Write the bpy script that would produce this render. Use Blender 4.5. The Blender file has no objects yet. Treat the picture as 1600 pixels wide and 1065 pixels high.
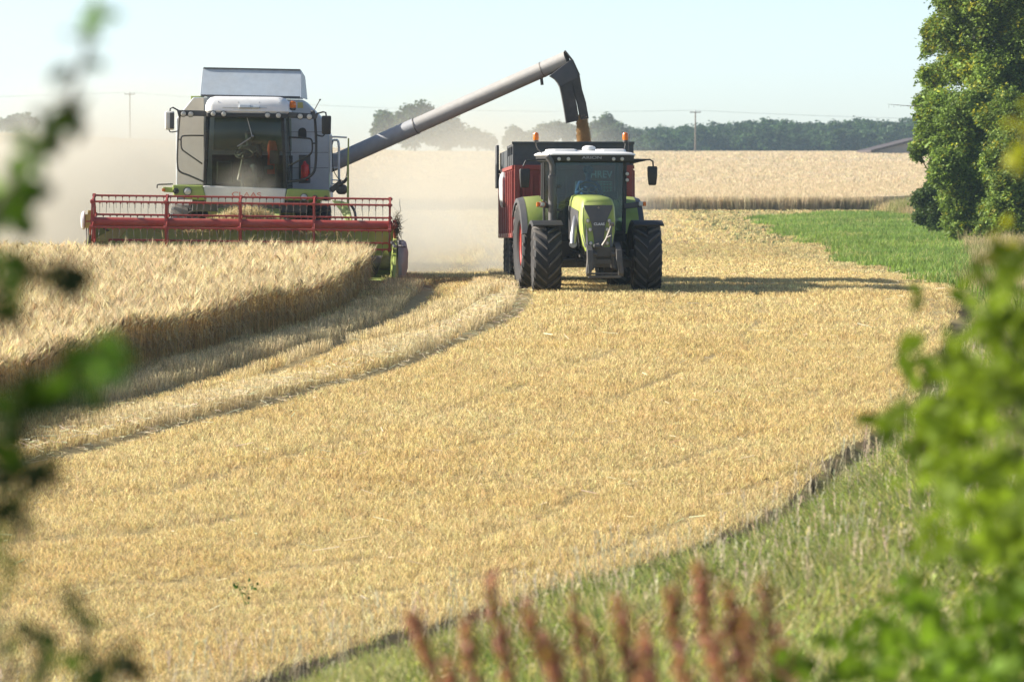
import bpy, bmesh, math, random
import numpy as np
from mathutils import Vector, Matrix, Euler
R = math.radians
rng = np.random.default_rng(7)
random.seed(7)
scene = bpy.context.scene
col = scene.collection

# ------------------------------------------------------------------ camera
F, CAMH, HOR, PW, PH = 6000.0, 2.6, 257.0, 1600.0, 1065.0
TILT = math.atan((PH / 2 - HOR) / F)
cam = bpy.data.objects.new('camera', bpy.data.cameras.new('camera'))
col.objects.link(cam)
cam.location = (0, 0, CAMH)
cam.rotation_euler = (math.pi / 2 - TILT, 0, 0)
cam.data.sensor_width = 36.0
cam.data.lens = F / PW * 36.0
cam.data.clip_start = 0.1
cam.data.clip_end = 6000
cam.data.dof.use_dof = True
cam.data.dof.focus_distance = 80.0
cam.data.dof.aperture_fstop = 3.5
scene.camera = cam
CT, ST = math.cos(TILT), math.sin(TILT)

def ray(px, py):
    u, v = (px - PW / 2) / F, (PH / 2 - py) / F
    return Vector((u, CT + v * ST, -ST + v * CT))

def at(px, py, y):
    """world point seen at that place of the photograph, y metres out"""
    d = ray(px, py)
    return Vector((0, 0, CAMH)) + d * (y / d.y)

# ------------------------------------------------------------------ terrain
_ky = np.array([-40, 0, 20, 33, 50, 62, 72, 80, 90, 100, 130, 170, 222, 300, 450, 600, 720, 800, 900, 1100, 1600, 6000.0])
_kz = np.array([-6.5, -4.6, -3.3, -2.5, -1.45, -0.78, -0.28, -0.02, -0.12, -0.28, -0.6, -0.45, -0.03, 0.9, 2.7, 3.75, 4.3, 4.0, 2.8, 1.5, 1.0, 0.0])
_ty = np.arange(-40, 6000, 0.5)
_tz = np.interp(_ty, _ky, _kz)
_k = np.hanning(25); _k /= _k.sum()
_tz = np.convolve(np.pad(_tz, 12, mode='edge'), _k, mode='valid')

def zf(y):
    return np.interp(y, _ty, _tz)

_gy = np.arange(24, 705, 0.25)
_gz = zf(_gy) - CAMH
_gpy = PH / 2 - F * (_gy * ST + _gz * CT) / (_gy * CT - _gz * ST)
_o = np.argsort(_gpy)

def G(px, py):
    """point of the field surface seen at a place of the photograph"""
    y = float(np.interp(py, _gpy[_o], _gy[_o]))
    p = at(px, py, y)
    return (p.x, y)

# field edge along the near verge (left to right, then away)
EDGE = [(-14, 21.0), (-7.0, 30.5)] + [G(*p) for p in [(380, 1080), (520, 1035), (640, 1002), (780, 960), (900, 917), (1010, 880), (1100, 848), (1200, 808), (1290, 757), (1370, 700), (1430, 640), (1470, 560), (1497, 485), (1500, 462)]]
GREEN = [G(*p) for p in [(1500, 462), (1480, 445), (1400, 425), (1320, 400), (1260, 375), (1220, 358), (1195, 342), (1300, 333.5), (1400, 333)]]
_ex0 = np.array([p[0] for p in EDGE]); _ey0 = np.array([p[1] for p in EDGE])
_ex = np.arange(_ex0[0], _ex0[-1], 0.12)
_ey = np.interp(_ex, _ex0, _ey0)
_w = np.random.default_rng(3).normal(0, 1, (2, len(_ex) + 40))
_s1 = np.convolve(_w[0], np.hanning(31) / np.sqrt((np.hanning(31) ** 2).sum()), mode='same')[20:-20]
_s2 = np.convolve(_w[1], np.hanning(9) / np.sqrt((np.hanning(9) ** 2).sum()), mode='same')[20:-20]
_ey = _ey + 0.38 * _s1 + 0.16 * _s2

def bank(x, y):
    """height of the ground with the bank the photograph is taken from"""
    x = np.asarray(x, float); y = np.asarray(y, float)
    z = zf(y)
    e = np.interp(x, _ex, _ey)
    ze = zf(e)
    t = np.clip((e - y) / np.maximum(e, 1), 0, 1.4)
    zb = ze + (1.0 - ze) * t ** 1.08
    near = (y < e)
    w = np.clip((x + 9) / 5.0, 0, 1)
    w = w * w * (3 - 2 * w)
    return np.where(near, z * (1 - w) + zb * w, z)

def inside(poly, x, y):
    x = np.asarray(x); y = np.asarray(y)
    c = np.zeros(x.shape, bool)
    n = len(poly)
    for i in range(n):
        x0, y0 = poly[i]; x1, y1 = poly[(i + 1) % n]
        if y0 == y1: continue
        c ^= ((y0 > y) != (y1 > y)) & (x < (x1 - x0) * (y - y0) / (y1 - y0) + x0)
    return c

def sdist(line, x, y):
    """distance to an open polyline; positive to the left of its direction"""
    best = np.full(np.shape(x), 1e9); sg = np.ones(np.shape(x))
    for (x0, y0), (x1, y1) in zip(line[:-1], line[1:]):
        dx, dy = x1 - x0, y1 - y0
        l2 = dx * dx + dy * dy
        t = np.clip(((x - x0) * dx + (y - y0) * dy) / l2, 0, 1)
        qx, qy = x - (x0 + t * dx), y - (y0 + t * dy)
        d = np.hypot(qx, qy)
        s = np.sign(dx * (y - y0) - dy * (x - x0))
        m = d < best
        best = np.where(m, d, best); sg = np.where(m, s, sg)
    return best * sg

def smooth_line(pts, n=6):
    out = []
    P = [pts[0]] + list(pts) + [pts[-1]]
    for i in range(1, len(P) - 2):
        for k in range(n):
            t = k / n
            q = []
            for a in range(len(pts[0])):
                p0, p1, p2, p3 = P[i - 1][a], P[i][a], P[i + 1][a], P[i + 2][a]
                q.append(0.5 * (2 * p1 + (p2 - p0) * t + (2 * p0 - 5 * p1 + 4 * p2 - p3) * t * t + (3 * p1 - p0 - 3 * p2 + p3) * t ** 3))
            out.append(tuple(q))
    out.append(tuple(pts[-1]))
    return out

def vnoise(x, y, s, seed=0):
    """cheap smooth value noise 0..1"""
    r = np.random.default_rng(seed).random((64, 64))
    u, v = np.asarray(x) / s, np.asarray(y) / s
    i, j = np.floor(u).astype(int), np.floor(v).astype(int)
    fu, fv = u - i, v - j
    fu = fu * fu * (3 - 2 * fu); fv = fv * fv * (3 - 2 * fv)
    g = lambda a, b: r[a % 64, b % 64]
    return (g(i, j) * (1 - fu) + g(i + 1, j) * fu) * (1 - fv) + (g(i, j + 1) * (1 - fu) + g(i + 1, j + 1) * fu) * fv

# ------------------------------------------------------------------ materials
def nodes(name):
    m = bpy.data.materials.new(name); m.use_nodes = True
    nt = m.node_tree; nt.nodes.clear()
    out = nt.nodes.new('ShaderNodeOutputMaterial')
    return m, nt, out

def lk(nt, a, b): nt.links.new(a, b)

def pmat(name, c, rough=0.5, metal=0.0, var=0.12, scale=6.0, dust=0.0, dustcol=(0.42, 0.34, 0.22), coat=0.0, bump=0.0, spec=0.5, trans=0.0):
    """paint / plastic / metal with uneven tone and a film of field dust"""
    m, nt, out = nodes(name)
    b = nt.nodes.new('ShaderNodeBsdfPrincipled')
    tc = nt.nodes.new('ShaderNodeTexCoord')
    n = nt.nodes.new('ShaderNodeTexNoise'); n.inputs['Scale'].default_value = scale; n.inputs['Detail'].default_value = 6; n.inputs['Roughness'].default_value = 0.65
    lk(nt, tc.outputs['Object'], n.inputs['Vector'])
    r = nt.nodes.new('ShaderNodeMapRange'); r.inputs[1].default_value = 0.3; r.inputs[2].default_value = 0.7
    r.inputs[3].default_value = 1 - var; r.inputs[4].default_value = 1 + var
    lk(nt, n.outputs['Fac'], r.inputs[0])
    mul = nt.nodes.new('ShaderNodeVectorMath'); mul.operation = 'SCALE'; mul.inputs[0].default_value = c
    lk(nt, r.outputs[0], mul.inputs['Scale'])
    src = mul.outputs[0]
    if dust > 0:
        n2 = nt.nodes.new('ShaderNodeTexNoise'); n2.inputs['Scale'].default_value = 2.3; n2.inputs['Detail'].default_value = 9; n2.inputs['Roughness'].default_value = 0.7
        lk(nt, tc.outputs['Object'], n2.inputs['Vector'])
        r2 = nt.nodes.new('ShaderNodeMapRange'); r2.inputs[1].default_value = 0.35; r2.inputs[2].default_value = 0.75; r2.inputs[3].default_value = dust * 0.25; r2.inputs[4].default_value = dust
        lk(nt, n2.outputs['Fac'], r2.inputs[0])
        mx = nt.nodes.new('ShaderNodeMix'); mx.data_type = 'RGBA'
        lk(nt, r2.outputs[0], mx.inputs['Factor']); lk(nt, src, mx.inputs['A']); mx.inputs['B'].default_value = (*dustcol, 1)
        src = mx.outputs['Result']
        r3 = nt.nodes.new('ShaderNodeMapRange'); r3.inputs[3].default_value = rough; r3.inputs[4].default_value = 1.0
        lk(nt, r2.outputs[0], r3.inputs[0]); lk(nt, r3.outputs[0], b.inputs['Roughness'])
    else:
        b.inputs['Roughness'].default_value = rough
    lk(nt, src, b.inputs['Base Color'])
    b.inputs['Metallic'].default_value = metal
    b.inputs['Coat Weight'].default_value = coat
    b.inputs['Specular IOR Level'].default_value = spec
    b.inputs['Transmission Weight'].default_value = trans
    if bump > 0:
        bp = nt.nodes.new('ShaderNodeBump'); bp.inputs['Strength'].default_value = bump; bp.inputs['Distance'].default_value = 0.01
        lk(nt, n.outputs['Fac'], bp.inputs['Height']); lk(nt, bp.outputs[0], b.inputs['Normal'])
    lk(nt, b.outputs[0], out.inputs[0])
    return m

def glassmat(name, tint, refl=1.0, dust=0.0):
    m, nt, out = nodes(name)
    t = nt.nodes.new('ShaderNodeBsdfTransparent'); t.inputs[0].default_value = (*tint, 1)
    g = nt.nodes.new('ShaderNodeBsdfGlossy'); g.inputs['Roughness'].default_value = 0.04
    fr = nt.nodes.new('ShaderNodeFresnel'); fr.inputs[0].default_value = 1.5
    mu = nt.nodes.new('ShaderNodeMath'); mu.operation = 'MULTIPLY'; mu.inputs[1].default_value = refl
    lk(nt, fr.outputs[0], mu.inputs[0])
    mx = nt.nodes.new('ShaderNodeMixShader'); lk(nt, mu.outputs[0], mx.inputs[0]); lk(nt, t.outputs[0], mx.inputs[1]); lk(nt, g.outputs[0], mx.inputs[2])
    src = mx.outputs[0]
    if dust > 0:
        d = nt.nodes.new('ShaderNodeBsdfDiffuse'); d.inputs[0].default_value = (0.4, 0.33, 0.22, 1)
        tc = nt.nodes.new('ShaderNodeTexCoord')
        n = nt.nodes.new('ShaderNodeTexNoise'); n.inputs['Scale'].default_value = 2.5; n.inputs['Detail'].default_value = 8
        lk(nt, tc.outputs['Object'], n.inputs['Vector'])
        r = nt.nodes.new('ShaderNodeMapRange'); r.inputs[1].default_value = 0.3; r.inputs[2].default_value = 0.75; r.inputs[3].default_value = dust * 0.2; r.inputs[4].default_value = dust
        lk(nt, n.outputs['Fac'], r.inputs[0])
        m2 = nt.nodes.new('ShaderNodeMixShader'); lk(nt, r.outputs[0], m2.inputs[0]); lk(nt, src, m2.inputs[1]); lk(nt, d.outputs[0], m2.inputs[2])
        src = m2.outputs[0]
    lk(nt, src, out.inputs[0])
    return m

def plantmat(name, transl=0.35, rough=0.6, spec=0.3, tint=(1, 1, 1)):
    """thin leaves and straws: colour from each plant's own attribute, light passing through"""
    m, nt, out = nodes(name)
    a = nt.nodes.new('ShaderNodeAttribute'); a.attribute_name = 'Col'
    b = nt.nodes.new('ShaderNodeBsdfPrincipled'); b.inputs['Roughness'].default_value = rough; b.inputs['Specular IOR Level'].default_value = spec
    t = nt.nodes.new('ShaderNodeBsdfTranslucent')
    mu = nt.nodes.new('ShaderNodeVectorMath'); mu.operation = 'MULTIPLY'; mu.inputs[1].default_value = tint
    lk(nt, a.outputs['Color'], b.inputs['Base Color']); lk(nt, a.outputs['Color'], mu.inputs[0]); lk(nt, mu.outputs[0], t.inputs[0])
    mx = nt.nodes.new('ShaderNodeMixShader'); mx.inputs[0].default_value = transl
    lk(nt, b.outputs[0], mx.inputs[1]); lk(nt, t.outputs[0], mx.inputs[2]); lk(nt, mx.outputs[0], out.inputs[0])
    return m

M = {}
M['green'] = pmat('lime_green_paint', (0.25, 0.35, 0.035), 0.42, var=0.1, dust=0.42, coat=0.15)
M['olive'] = pmat('dusty_green_paint', (0.24, 0.33, 0.06), 0.5, var=0.1, dust=0.45)
M['white'] = pmat('off_white_paint', (0.66, 0.66, 0.62), 0.4, var=0.06, dust=0.45, dustcol=(0.5, 0.42, 0.3))
M['roofwhite'] = pmat('white_roof_plastic', (0.76, 0.76, 0.73), 0.4, var=0.05, dust=0.25)
M['greypaint'] = pmat('light_grey_sheet_metal', (0.43, 0.49, 0.53), 0.42, var=0.08, dust=0.28, dustcol=(0.5, 0.44, 0.34))
M['red'] = pmat('red_paint', (0.22, 0.016, 0.014), 0.42, var=0.12, dust=0.16)
M['reelred'] = pmat('reel_red_paint', (0.31, 0.021, 0.018), 0.5, var=0.15, dust=0.2)
M['tubelit'] = pmat('lit_grey_auger_tube', (0.31, 0.305, 0.29), 0.45, var=0.1, dust=0.2)  # same tube metal as the lower half; sunlit warmth put into the colour
M['tubeshade'] = pmat('shaded_grey_auger_tube', (0.29, 0.30, 0.31), 0.45, var=0.1, dust=0.12)  # the combine's shade painted into the lower tube's colour
M['black'] = pmat('black_plastic', (0.014, 0.015, 0.016), 0.6, var=0.2, dust=0.05)
M['dark'] = pmat('dark_grey_iron', (0.035, 0.036, 0.038), 0.55, var=0.3, dust=0.18, bump=0.2)
M['charcoal'] = pmat('charcoal_panel', (0.05, 0.053, 0.06), 0.45, var=0.1, dust=0.12)
M['rubber'] = pmat('tyre_rubber', (0.014, 0.014, 0.015), 0.75, var=0.25, scale=9, dust=0.10, dustcol=(0.2, 0.16, 0.11), bump=0.15)
M['lug'] = pmat('worn_lug_rubber', (0.045, 0.043, 0.042), 0.6, var=0.3, scale=9, dust=0.25, dustcol=(0.24, 0.20, 0.15))
M['rubberflap'] = pmat('rubber_sheet', (0.025, 0.027, 0.03), 0.6, var=0.3, dust=0.16)
M['rimred'] = pmat('rim_red_paint', (0.5, 0.03, 0.02), 0.4, dust=0.2)
M['rimgrey'] = pmat('rim_grey_paint', (0.4, 0.4, 0.4), 0.4, dust=0.25)
M['steel'] = pmat('bare_steel', (0.28, 0.28, 0.28), 0.42, metal=0.85, var=0.15)
M['tarnish'] = pmat('worn_grey_steel', (0.15, 0.14, 0.13), 0.5, metal=0.5, var=0.35, dust=0.16)
M['lens'] = pmat('lamp_lens', (0.50, 0.49, 0.43), 0.12, var=0.08, coat=0.5)
M['amber'] = pmat('amber_lens', (0.85, 0.20, 0.01), 0.2, var=0.05, trans=0.35)
M['redlens'] = pmat('red_lens', (0.6, 0.03, 0.02), 0.2)
M['blackext'] = pmat('dark_blue_grey_board', (0.028, 0.036, 0.045), 0.5, var=0.15, dust=0.12)
M['lettering'] = pmat('white_lettering', (0.75, 0.76, 0.75), 0.5)
M['redletter'] = pmat('red_lettering', (0.55, 0.03, 0.02), 0.5, dust=0.35, dustcol=(0.5, 0.42, 0.3))
M['greyletter'] = pmat('grey_lettering', (0.36, 0.36, 0.35), 0.5)
M['faded'] = pmat('faded_white_lettering', (0.42, 0.44, 0.43), 0.6)
M['beige'] = pmat('dusty_beige_panel', (0.33, 0.32, 0.28), 0.5, var=0.06, dust=0.3)
M['mesh'] = pmat('pale_green_mesh_panel', (0.22, 0.33, 0.27), 0.6)
M['glass'] = glassmat('tinted_cab_glass', (0.66, 0.78, 0.79), 0.85, dust=0.03)
M['dustglass'] = glassmat('dusty_cab_glass', (0.55, 0.60, 0.54), 0.8, dust=0.07)
M['mirror'] = pmat('mirror_glass', (0.6, 0.62, 0.64), 0.05, metal=1.0, var=0.02)
M['seat'] = pmat('seat_fabric', (0.06, 0.06, 0.065), 0.9, var=0.2)
M['skin'] = pmat('skin', (0.45, 0.26, 0.18), 0.55, var=0.06)
M['blue'] = pmat('blue_cloth', (0.03, 0.07, 0.16), 0.85, var=0.15)
M['paleshirt'] = pmat('grey_shirt_cloth', (0.11, 0.12, 0.13), 0.85, var=0.1)
M['jeans'] = pmat('dark_trousers_cloth', (0.03, 0.04, 0.07), 0.9)
M['hair'] = pmat('brown_hair', (0.05, 0.03, 0.02), 0.7)
M['orange'] = pmat('orange_cloth', (0.42, 0.06, 0.02), 0.85)
M['bark'] = pmat('bark', (0.11, 0.085, 0.06), 0.9, var=0.35, scale=14, bump=0.8)
M['polewood'] = pmat('weathered_pole_wood', (0.16, 0.13, 0.10), 0.85, var=0.2)
M['wire'] = pmat('power_wire', (0.12, 0.12, 0.12), 0.6)
M['barnwall'] = pmat('barn_wall_render', (0.27, 0.245, 0.22), 0.9, var=0.12, scale=1.5)
M['barnroof'] = pmat('barn_roof_sheet', (0.055, 0.038, 0.034), 0.8, var=0.15)
M['straw'] = plantmat('straw', 0.40, 0.55, 0.3)
M['leaf'] = plantmat('green_leaf', 0.45, 0.6, 0.18, (1.15, 1.2, 0.6))
M['farleaf'] = plantmat('tree_leaf', 0.38, 0.6, 0.25, (1.1, 1.1, 0.6))
M['grain'] = plantmat('grain_kernel', 0.25, 0.6, 0.3)

# ------------------------------------------------------------------ mesh builder
class MB:
    def __init__(s): s.v, s.f, s.m = [], [], []
    def add(s, vs, fs, m=0):
        o = len(s.v); s.v += [tuple(v) for v in vs]
        for f in fs: s.f.append(tuple(i + o for i in f)); s.m.append(m)
        return s
    def hexa(s, p, m=0):
        return s.add(p, [(0, 3, 2, 1), (4, 5, 6, 7), (0, 1, 5, 4), (1, 2, 6, 5), (2, 3, 7, 6), (3, 0, 4, 7)], m)
    def box(s, c, d, m=0, rot=None):
        x, y, z = d[0] / 2, d[1] / 2, d[2] / 2
        p = [Vector(q) for q in [(-x, -y, -z), (x, -y, -z), (x, y, -z), (-x, y, -z), (-x, -y, z), (x, -y, z), (x, y, z), (-x, y, z)]]
        if rot: e = Euler([R(a) for a in rot]).to_matrix(); p = [e @ q for q in p]
        return s.hexa([q + Vector(c) for q in p], m)
    def bar(s, a, b, w, h, m=0, up=(0, 0, 1)):
        a, b = Vector(a), Vector(b); d = (b - a).normalized(); u = Vector(up)
        if abs(d.dot(u)) > 0.95: u = Vector((0, 1, 0))
        x = d.cross(u).normalized() * w / 2; z = x.cross(d).normalized() * h / 2
        return s.hexa([a - x - z, a + x - z, b + x - z, b - x - z, a - x + z, a + x + z, b + x + z, b - x + z], m)
    def tube(s, pts, r, n=10, m=0, cap=True):
        pts = [Vector(p) for p in pts]; k = len(pts)
        rs = r if isinstance(r, (list, tuple)) else [r] * k
        ref = None; rings = []
        for i, p in enumerate(pts):
            d = (pts[min(i + 1, k - 1)] - pts[max(i - 1, 0)]).normalized()
            if ref is None:
                ref = Vector((0, 0, 1)) if abs(d.z) < 0.9 else Vector((1, 0, 0))
            x = d.cross(ref).normalized(); ref = x.cross(d).normalized()
            rings.append([p + (x * math.cos(t) + ref * math.sin(t)) * rs[i] for t in [2 * math.pi * j / n for j in range(n)]])
        return s.loft(rings, m, cap)
    def loft(s, rings, m=0, cap=True):
        n = len(rings[0]); vs = [v for r_ in rings for v in r_]; fs = []
        for i in range(len(rings) - 1):
            for j in range(n):
                a, b = i * n + j, i * n + (j + 1) % n
                fs.append((a, b, b + n, a + n))
        if cap:
            fs.append(tuple(range(n))[::-1]); fs.append(tuple((len(rings) - 1) * n + j for j in range(n)))
        return s.add(vs, fs, m)
    def lathe(s, prof, c=(0, 0, 0), axis='x', n=24, m=0, cap=True):
        """prof: (radius, position along the axis)"""
        rings = []
        for r_, h in prof:
            ring = []
            for j in range(n):
                t = 2 * math.pi * j / n; a, b = r_ * math.cos(t), r_ * math.sin(t)
                q = {'x': (h, a, b), 'y': (a, h, b), 'z': (a, b, h)}[axis]
                ring.append(Vector(q) + Vector(c))
            rings.append(ring)
        return s.loft(rings, m, cap)
    def plate(s, poly, yf, t, m=0):
        """polygon in x,z laid on the surface y = yf(x, z), t thick towards the viewer"""
        n = len(poly)
        vs = [(x, yf(x, z) - t, z) for x, z in poly] + [(x, yf(x, z), z) for x, z in poly]
        fs = [tuple(range(n)), tuple(range(n, 2 * n))[::-1]] + [(i, (i + 1) % n, n + (i + 1) % n, n + i) for i in range(n)]
        return s.add(vs, fs, m)
    def ball(s, c, r, m=0, n=12):
        r = r if isinstance(r, (tuple, list)) else (r, r, r); k = n // 2
        rings = []
        for i in range(1, k):
            ph = math.pi * i / k
            rings.append([(c[0] + r[0] * math.sin(ph) * math.cos(2 * math.pi * j / n), c[1] + r[1] * math.sin(ph) * math.sin(2 * math.pi * j / n), c[2] - r[2] * math.cos(ph)) for j in range(n)])
        return s.loft(rings, m, True)
    def build(s, name, mats, parent=None, bevel=0.0, smooth=False, sharp=38, label=None):
        me = bpy.data.meshes.new(name); me.from_pydata(s.v, [], s.f)
        mats = mats if isinstance(mats, (list, tuple)) else [mats]
        for mm in mats: me.materials.append(M[mm] if isinstance(mm, str) else mm)
        me.polygons.foreach_set('material_index', s.m)
        b = bmesh.new(); b.from_mesh(me)
        bmesh.ops.recalc_face_normals(b, faces=b.faces)
        if smooth:
            for f in b.faces: f.smooth = True
            for e in b.edges:
                e.smooth = not (len(e.link_faces) == 2 and e.calc_face_angle(0) > R(sharp))
        b.to_mesh(me); b.free()
        o = bpy.data.objects.new(name, me); col.objects.link(o)
        if parent is not None: o.parent = parent
        if bevel > 0:
            md = o.modifiers.new('Bevel', 'BEVEL'); md.width = bevel; md.segments = 2; md.limit_method = 'ANGLE'; md.angle_limit = R(40)
        if label: o['label'] = label
        return o

def tag(o, label=None, cat=None, group=None, kind=None):
    if label: o['label'] = label
    if cat: o['category'] = cat
    if group: o['group'] = group
    if kind: o['kind'] = kind
    return o

def empty(name, loc, rot=(0, 0, 0)):
    o = bpy.data.objects.new(name, None); col.objects.link(o)
    o.location = loc; o.rotation_euler = rot; o.empty_display_size = 0.3
    return o

def letters(name, txt, size, mat, parent, loc, rot=(90, 0, 0), depth=0.004, sx=1.0):
    cu = bpy.data.curves.new(name, 'FONT'); cu.body = txt; cu.size = size; cu.align_x = 'CENTER'; cu.align_y = 'CENTER'; cu.extrude = depth
    cu.offset = size * 0.012
    t = bpy.data.objects.new('lettering_source', cu); col.objects.link(t)
    bpy.context.view_layer.update()
    me = bpy.data.meshes.new_from_object(t.evaluated_get(bpy.context.evaluated_depsgraph_get()))
    bpy.data.objects.remove(t); bpy.data.curves.remove(cu)
    me.materials.clear(); me.materials.append(M[mat])
    o = bpy.data.objects.new(name, me); col.objects.link(o); o.parent = parent
    o.location = loc; o.rotation_euler = [R(a) for a in rot]; o.scale = (sx, 1, 1)
    return o

# ------------------------------------------------------------------ scatter of many small plants into one mesh
def strip(pts, w):
    """bent ribbon: pts list of (x,y,z), widths"""
    v, f = [], []
    for (x, y, z), ww in zip(pts, w):
        v += [(x - ww / 2, y, z), (x + ww / 2, y, z)]
    for i in range(len(pts) - 1):
        a = 2 * i; f.append((a, a + 1, a + 3, a + 2))
    return v, f

def joinv(*vf):
    V, Fc = [], []
    for v, f in vf:
        o = len(V); V += list(v); Fc += [tuple(i + o for i in q) for q in f]
    return np.array(V, float), np.array(Fc, int)

def rotv(vf, deg, axis='Z'):
    v, f = vf; m = Matrix.Rotation(R(deg), 3, axis)
    return [tuple(m @ Vector(p)) for p in v], f

def scatter(name, tmpls, pos, rz, tilt, scl, colr, mat, parent=None, shade=None, ti=None, smooth=False):
    """tmpls: list of (V, F quads[, per-vertex tone]); pos Kx3; tilt Kx2 lean in x and y; scl K or Kx3; colr Kx3"""
    K = len(pos); pos = np.asarray(pos, float); scl = np.asarray(scl, float)
    if scl.ndim == 1: scl = np.repeat(scl[:, None], 3, 1)
    if ti is None: ti = rng.integers(0, len(tmpls), K)
    VV, FF, CC = [], [], []; off = 0
    for t, T in enumerate(tmpls):
        V, Fq = T[0], T[1]
        tone = T[2] if len(T) > 2 else np.ones((len(V), 3))
        idx = np.nonzero(ti == t)[0]; k = len(idx)
        if k == 0: continue
        P = V[None] * scl[idx][:, None, :]
        c, s_ = np.cos(rz[idx])[:, None], np.sin(rz[idx])[:, None]
        x = P[..., 0] * c - P[..., 1] * s_; y = P[..., 0] * s_ + P[..., 1] * c; z = P[..., 2]
        tx, ty = tilt[idx, 0][:, None], tilt[idx, 1][:, None]
        if shade == 'full':     # free rotation of the piece: lean is an angle about a random horizontal axis
            a = np.hypot(tx, ty); ux, uy = np.where(a > 1e-6, tx / np.maximum(a, 1e-6), 1), np.where(a > 1e-6, ty / np.maximum(a, 1e-6), 0)
            h = x * ux + y * uy; g = -x * uy + y * ux
            h2 = h * np.cos(a) + z * np.sin(a); z = -h * np.sin(a) + z * np.cos(a)
            x = h2 * ux - g * uy; y = h2 * uy + g * ux
        else:
            x = x + z * tx; y = y + z * ty
        W = np.stack([x, y, z], -1) + pos[idx][:, None, :]
        VV.append(W.reshape(-1, 3)); n = len(V)
        FF.append((Fq[None] + (np.arange(k) * n)[:, None, None] + off).reshape(-1, 4)); off += k * n
        CC.append((colr[idx][:, None, :] * tone[None]).reshape(-1, 3))
    V = np.concatenate(VV).astype(np.float32); Fc = np.concatenate(FF).astype(np.int32); C = np.concatenate(CC)
    me = bpy.data.meshes.new(name)
    me.vertices.add(len(V)); me.vertices.foreach_set('co', V.ravel())
    me.loops.add(Fc.size); me.loops.foreach_set('vertex_index', Fc.ravel())
    me.polygons.add(len(Fc)); me.polygons.foreach_set('loop_start', np.arange(0, Fc.size, 4, dtype=np.int32))
    if smooth: me.polygons.foreach_set('use_smooth', np.ones(len(Fc), bool))
    me.update(calc_edges=True)
    a = me.color_attributes.new('Col', 'BYTE_COLOR' if False else 'FLOAT_COLOR', 'POINT')
    a.data.foreach_set('color', np.concatenate([np.clip(C, 0, 1), np.ones((len(C), 1))], 1).astype(np.float32).ravel())
    me.materials.append(M[mat])
    o = bpy.data.objects.new(name, me); col.objects.link(o)
    if parent is not None: o.parent = parent
    return o

def tonecol(base, K, dv=0.15, dh=0.06):
    b = np.asarray(base)[None] * (1 + rng.normal(0, dv, (K, 1))) * (1 + rng.normal(0, dh, (K, 3)))
    return np.clip(b, 0.004, 0.95)
# ------------------------------------------------------------------ wheels
def tyre_mesh(r, w, rimr, nl, lh, delta=0.30, lw=0.022):
    b = MB(); rc = r - lh
    prof = [(rimr, -w * 0.36), (rimr + 0.03, -w * 0.43), ((rimr + rc) / 2, -w * 0.5), (rc - 0.05, -w * 0.49), (rc - 0.012, -w * 0.43), (rc, -w * 0.25), (rc + 0.006, 0),
            (rc, w * 0.25), (rc - 0.012, w * 0.43), (rc - 0.05, w * 0.49), ((rimr + rc) / 2, w * 0.5), (rimr + 0.03, w * 0.43), (rimr, w * 0.36)]
    b.lathe(prof, n=48, cap=False)
    for s in (-1, 1):
        for i in range(nl):
            th0 = 2 * math.pi * (i + (0.5 if s > 0 else 0)) / nl
            rings = []
            for t, rad in ((-0.06, r), (0.3, r), (0.65, r - 0.006), (0.98, r - 0.03), (1.03, r - 0.12)):
                x = s * (0.03 + t * (w * 0.5 - 0.03)); th = th0 + delta * (t ** 1.1 if t > 0 else t)
                base = rc - 0.03 if t < 0.95 else rad - lh
                hw = lw / r * (1.25 if t > 0.6 else 1)
                rings.append([(x, -q * math.cos(th + e), q * math.sin(th + e)) for e, q in ((-hw * 1.5, base), (hw * 1.5, base), (hw, rad), (-hw, rad))])
            b.loft(rings, 1)
    return b

def wheel(name, parent, c, r, w, rimr, nl, lh, rim, delta=0.30, steer=0.0, bolts=8, outer=1):
    b = MB()
    b.lathe([(rimr + 0.015, -w * 0.37), (rimr + 0.015, -w * 0.34), (rimr - 0.03, -w * 0.30), (rimr - 0.05, -w * 0.1), (rimr * 0.55, -w * 0.06), (rimr * 0.5, w * 0.02), (0.001, w * 0.02)], n=32, cap=False)
    b.lathe([(rimr + 0.015, w * 0.37), (rimr + 0.015, w * 0.34), (rimr - 0.03, w * 0.30), (rimr - 0.05, w * 0.1), (rimr * 0.55, w * 0.06), (rimr * 0.5, 0), (0.001, 0)], n=32, cap=False)
    b.lathe([(0.001, -w * 0.22), (0.10, -w * 0.22), (0.13, -w * 0.16), (0.13, w * 0.16), (0.10, w * 0.22), (0.001, w * 0.22)], n=16, cap=False)
    for k in range(bolts):
        t = 2 * math.pi * k / bolts
        b.lathe([(0.018, -w * 0.12), (0.018, w * 0.12)], (0, rimr * 0.42 * math.cos(t), rimr * 0.42 * math.sin(t)), n=6)
    o = b.build(name, rim, parent, smooth=True); o.location = c; o.rotation_euler = (0, 0, steer)
    tyre_mesh(r, w, rimr, nl, lh, delta).build('tyre', ['rubber', 'lug'], o, smooth=True, sharp=30)
    return o

def lamp(name, parent, c, r, depth=0.05, body='black', lens='lens', ry=1.0):
    """round lamp facing the front (-y)"""
    b = MB(); x, y, z = c
    b.lathe([(r * 0.5, depth), (r * 1.0, depth * 0.6), (r * 1.12, 0.0), (r * 1.12, -0.012), (r * 0.95, -0.012), (r * 0.95, 0)], (x, y, z), 'y', 18, 0)
    b.lathe([(r * 0.95, -0.004), (r * 0.8, -0.014), (r * 0.4, -0.02), (0.002, -0.022)], (x, y, z), 'y', 18, 1)
    return b.build(name, [body, lens], parent, smooth=True)

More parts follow.
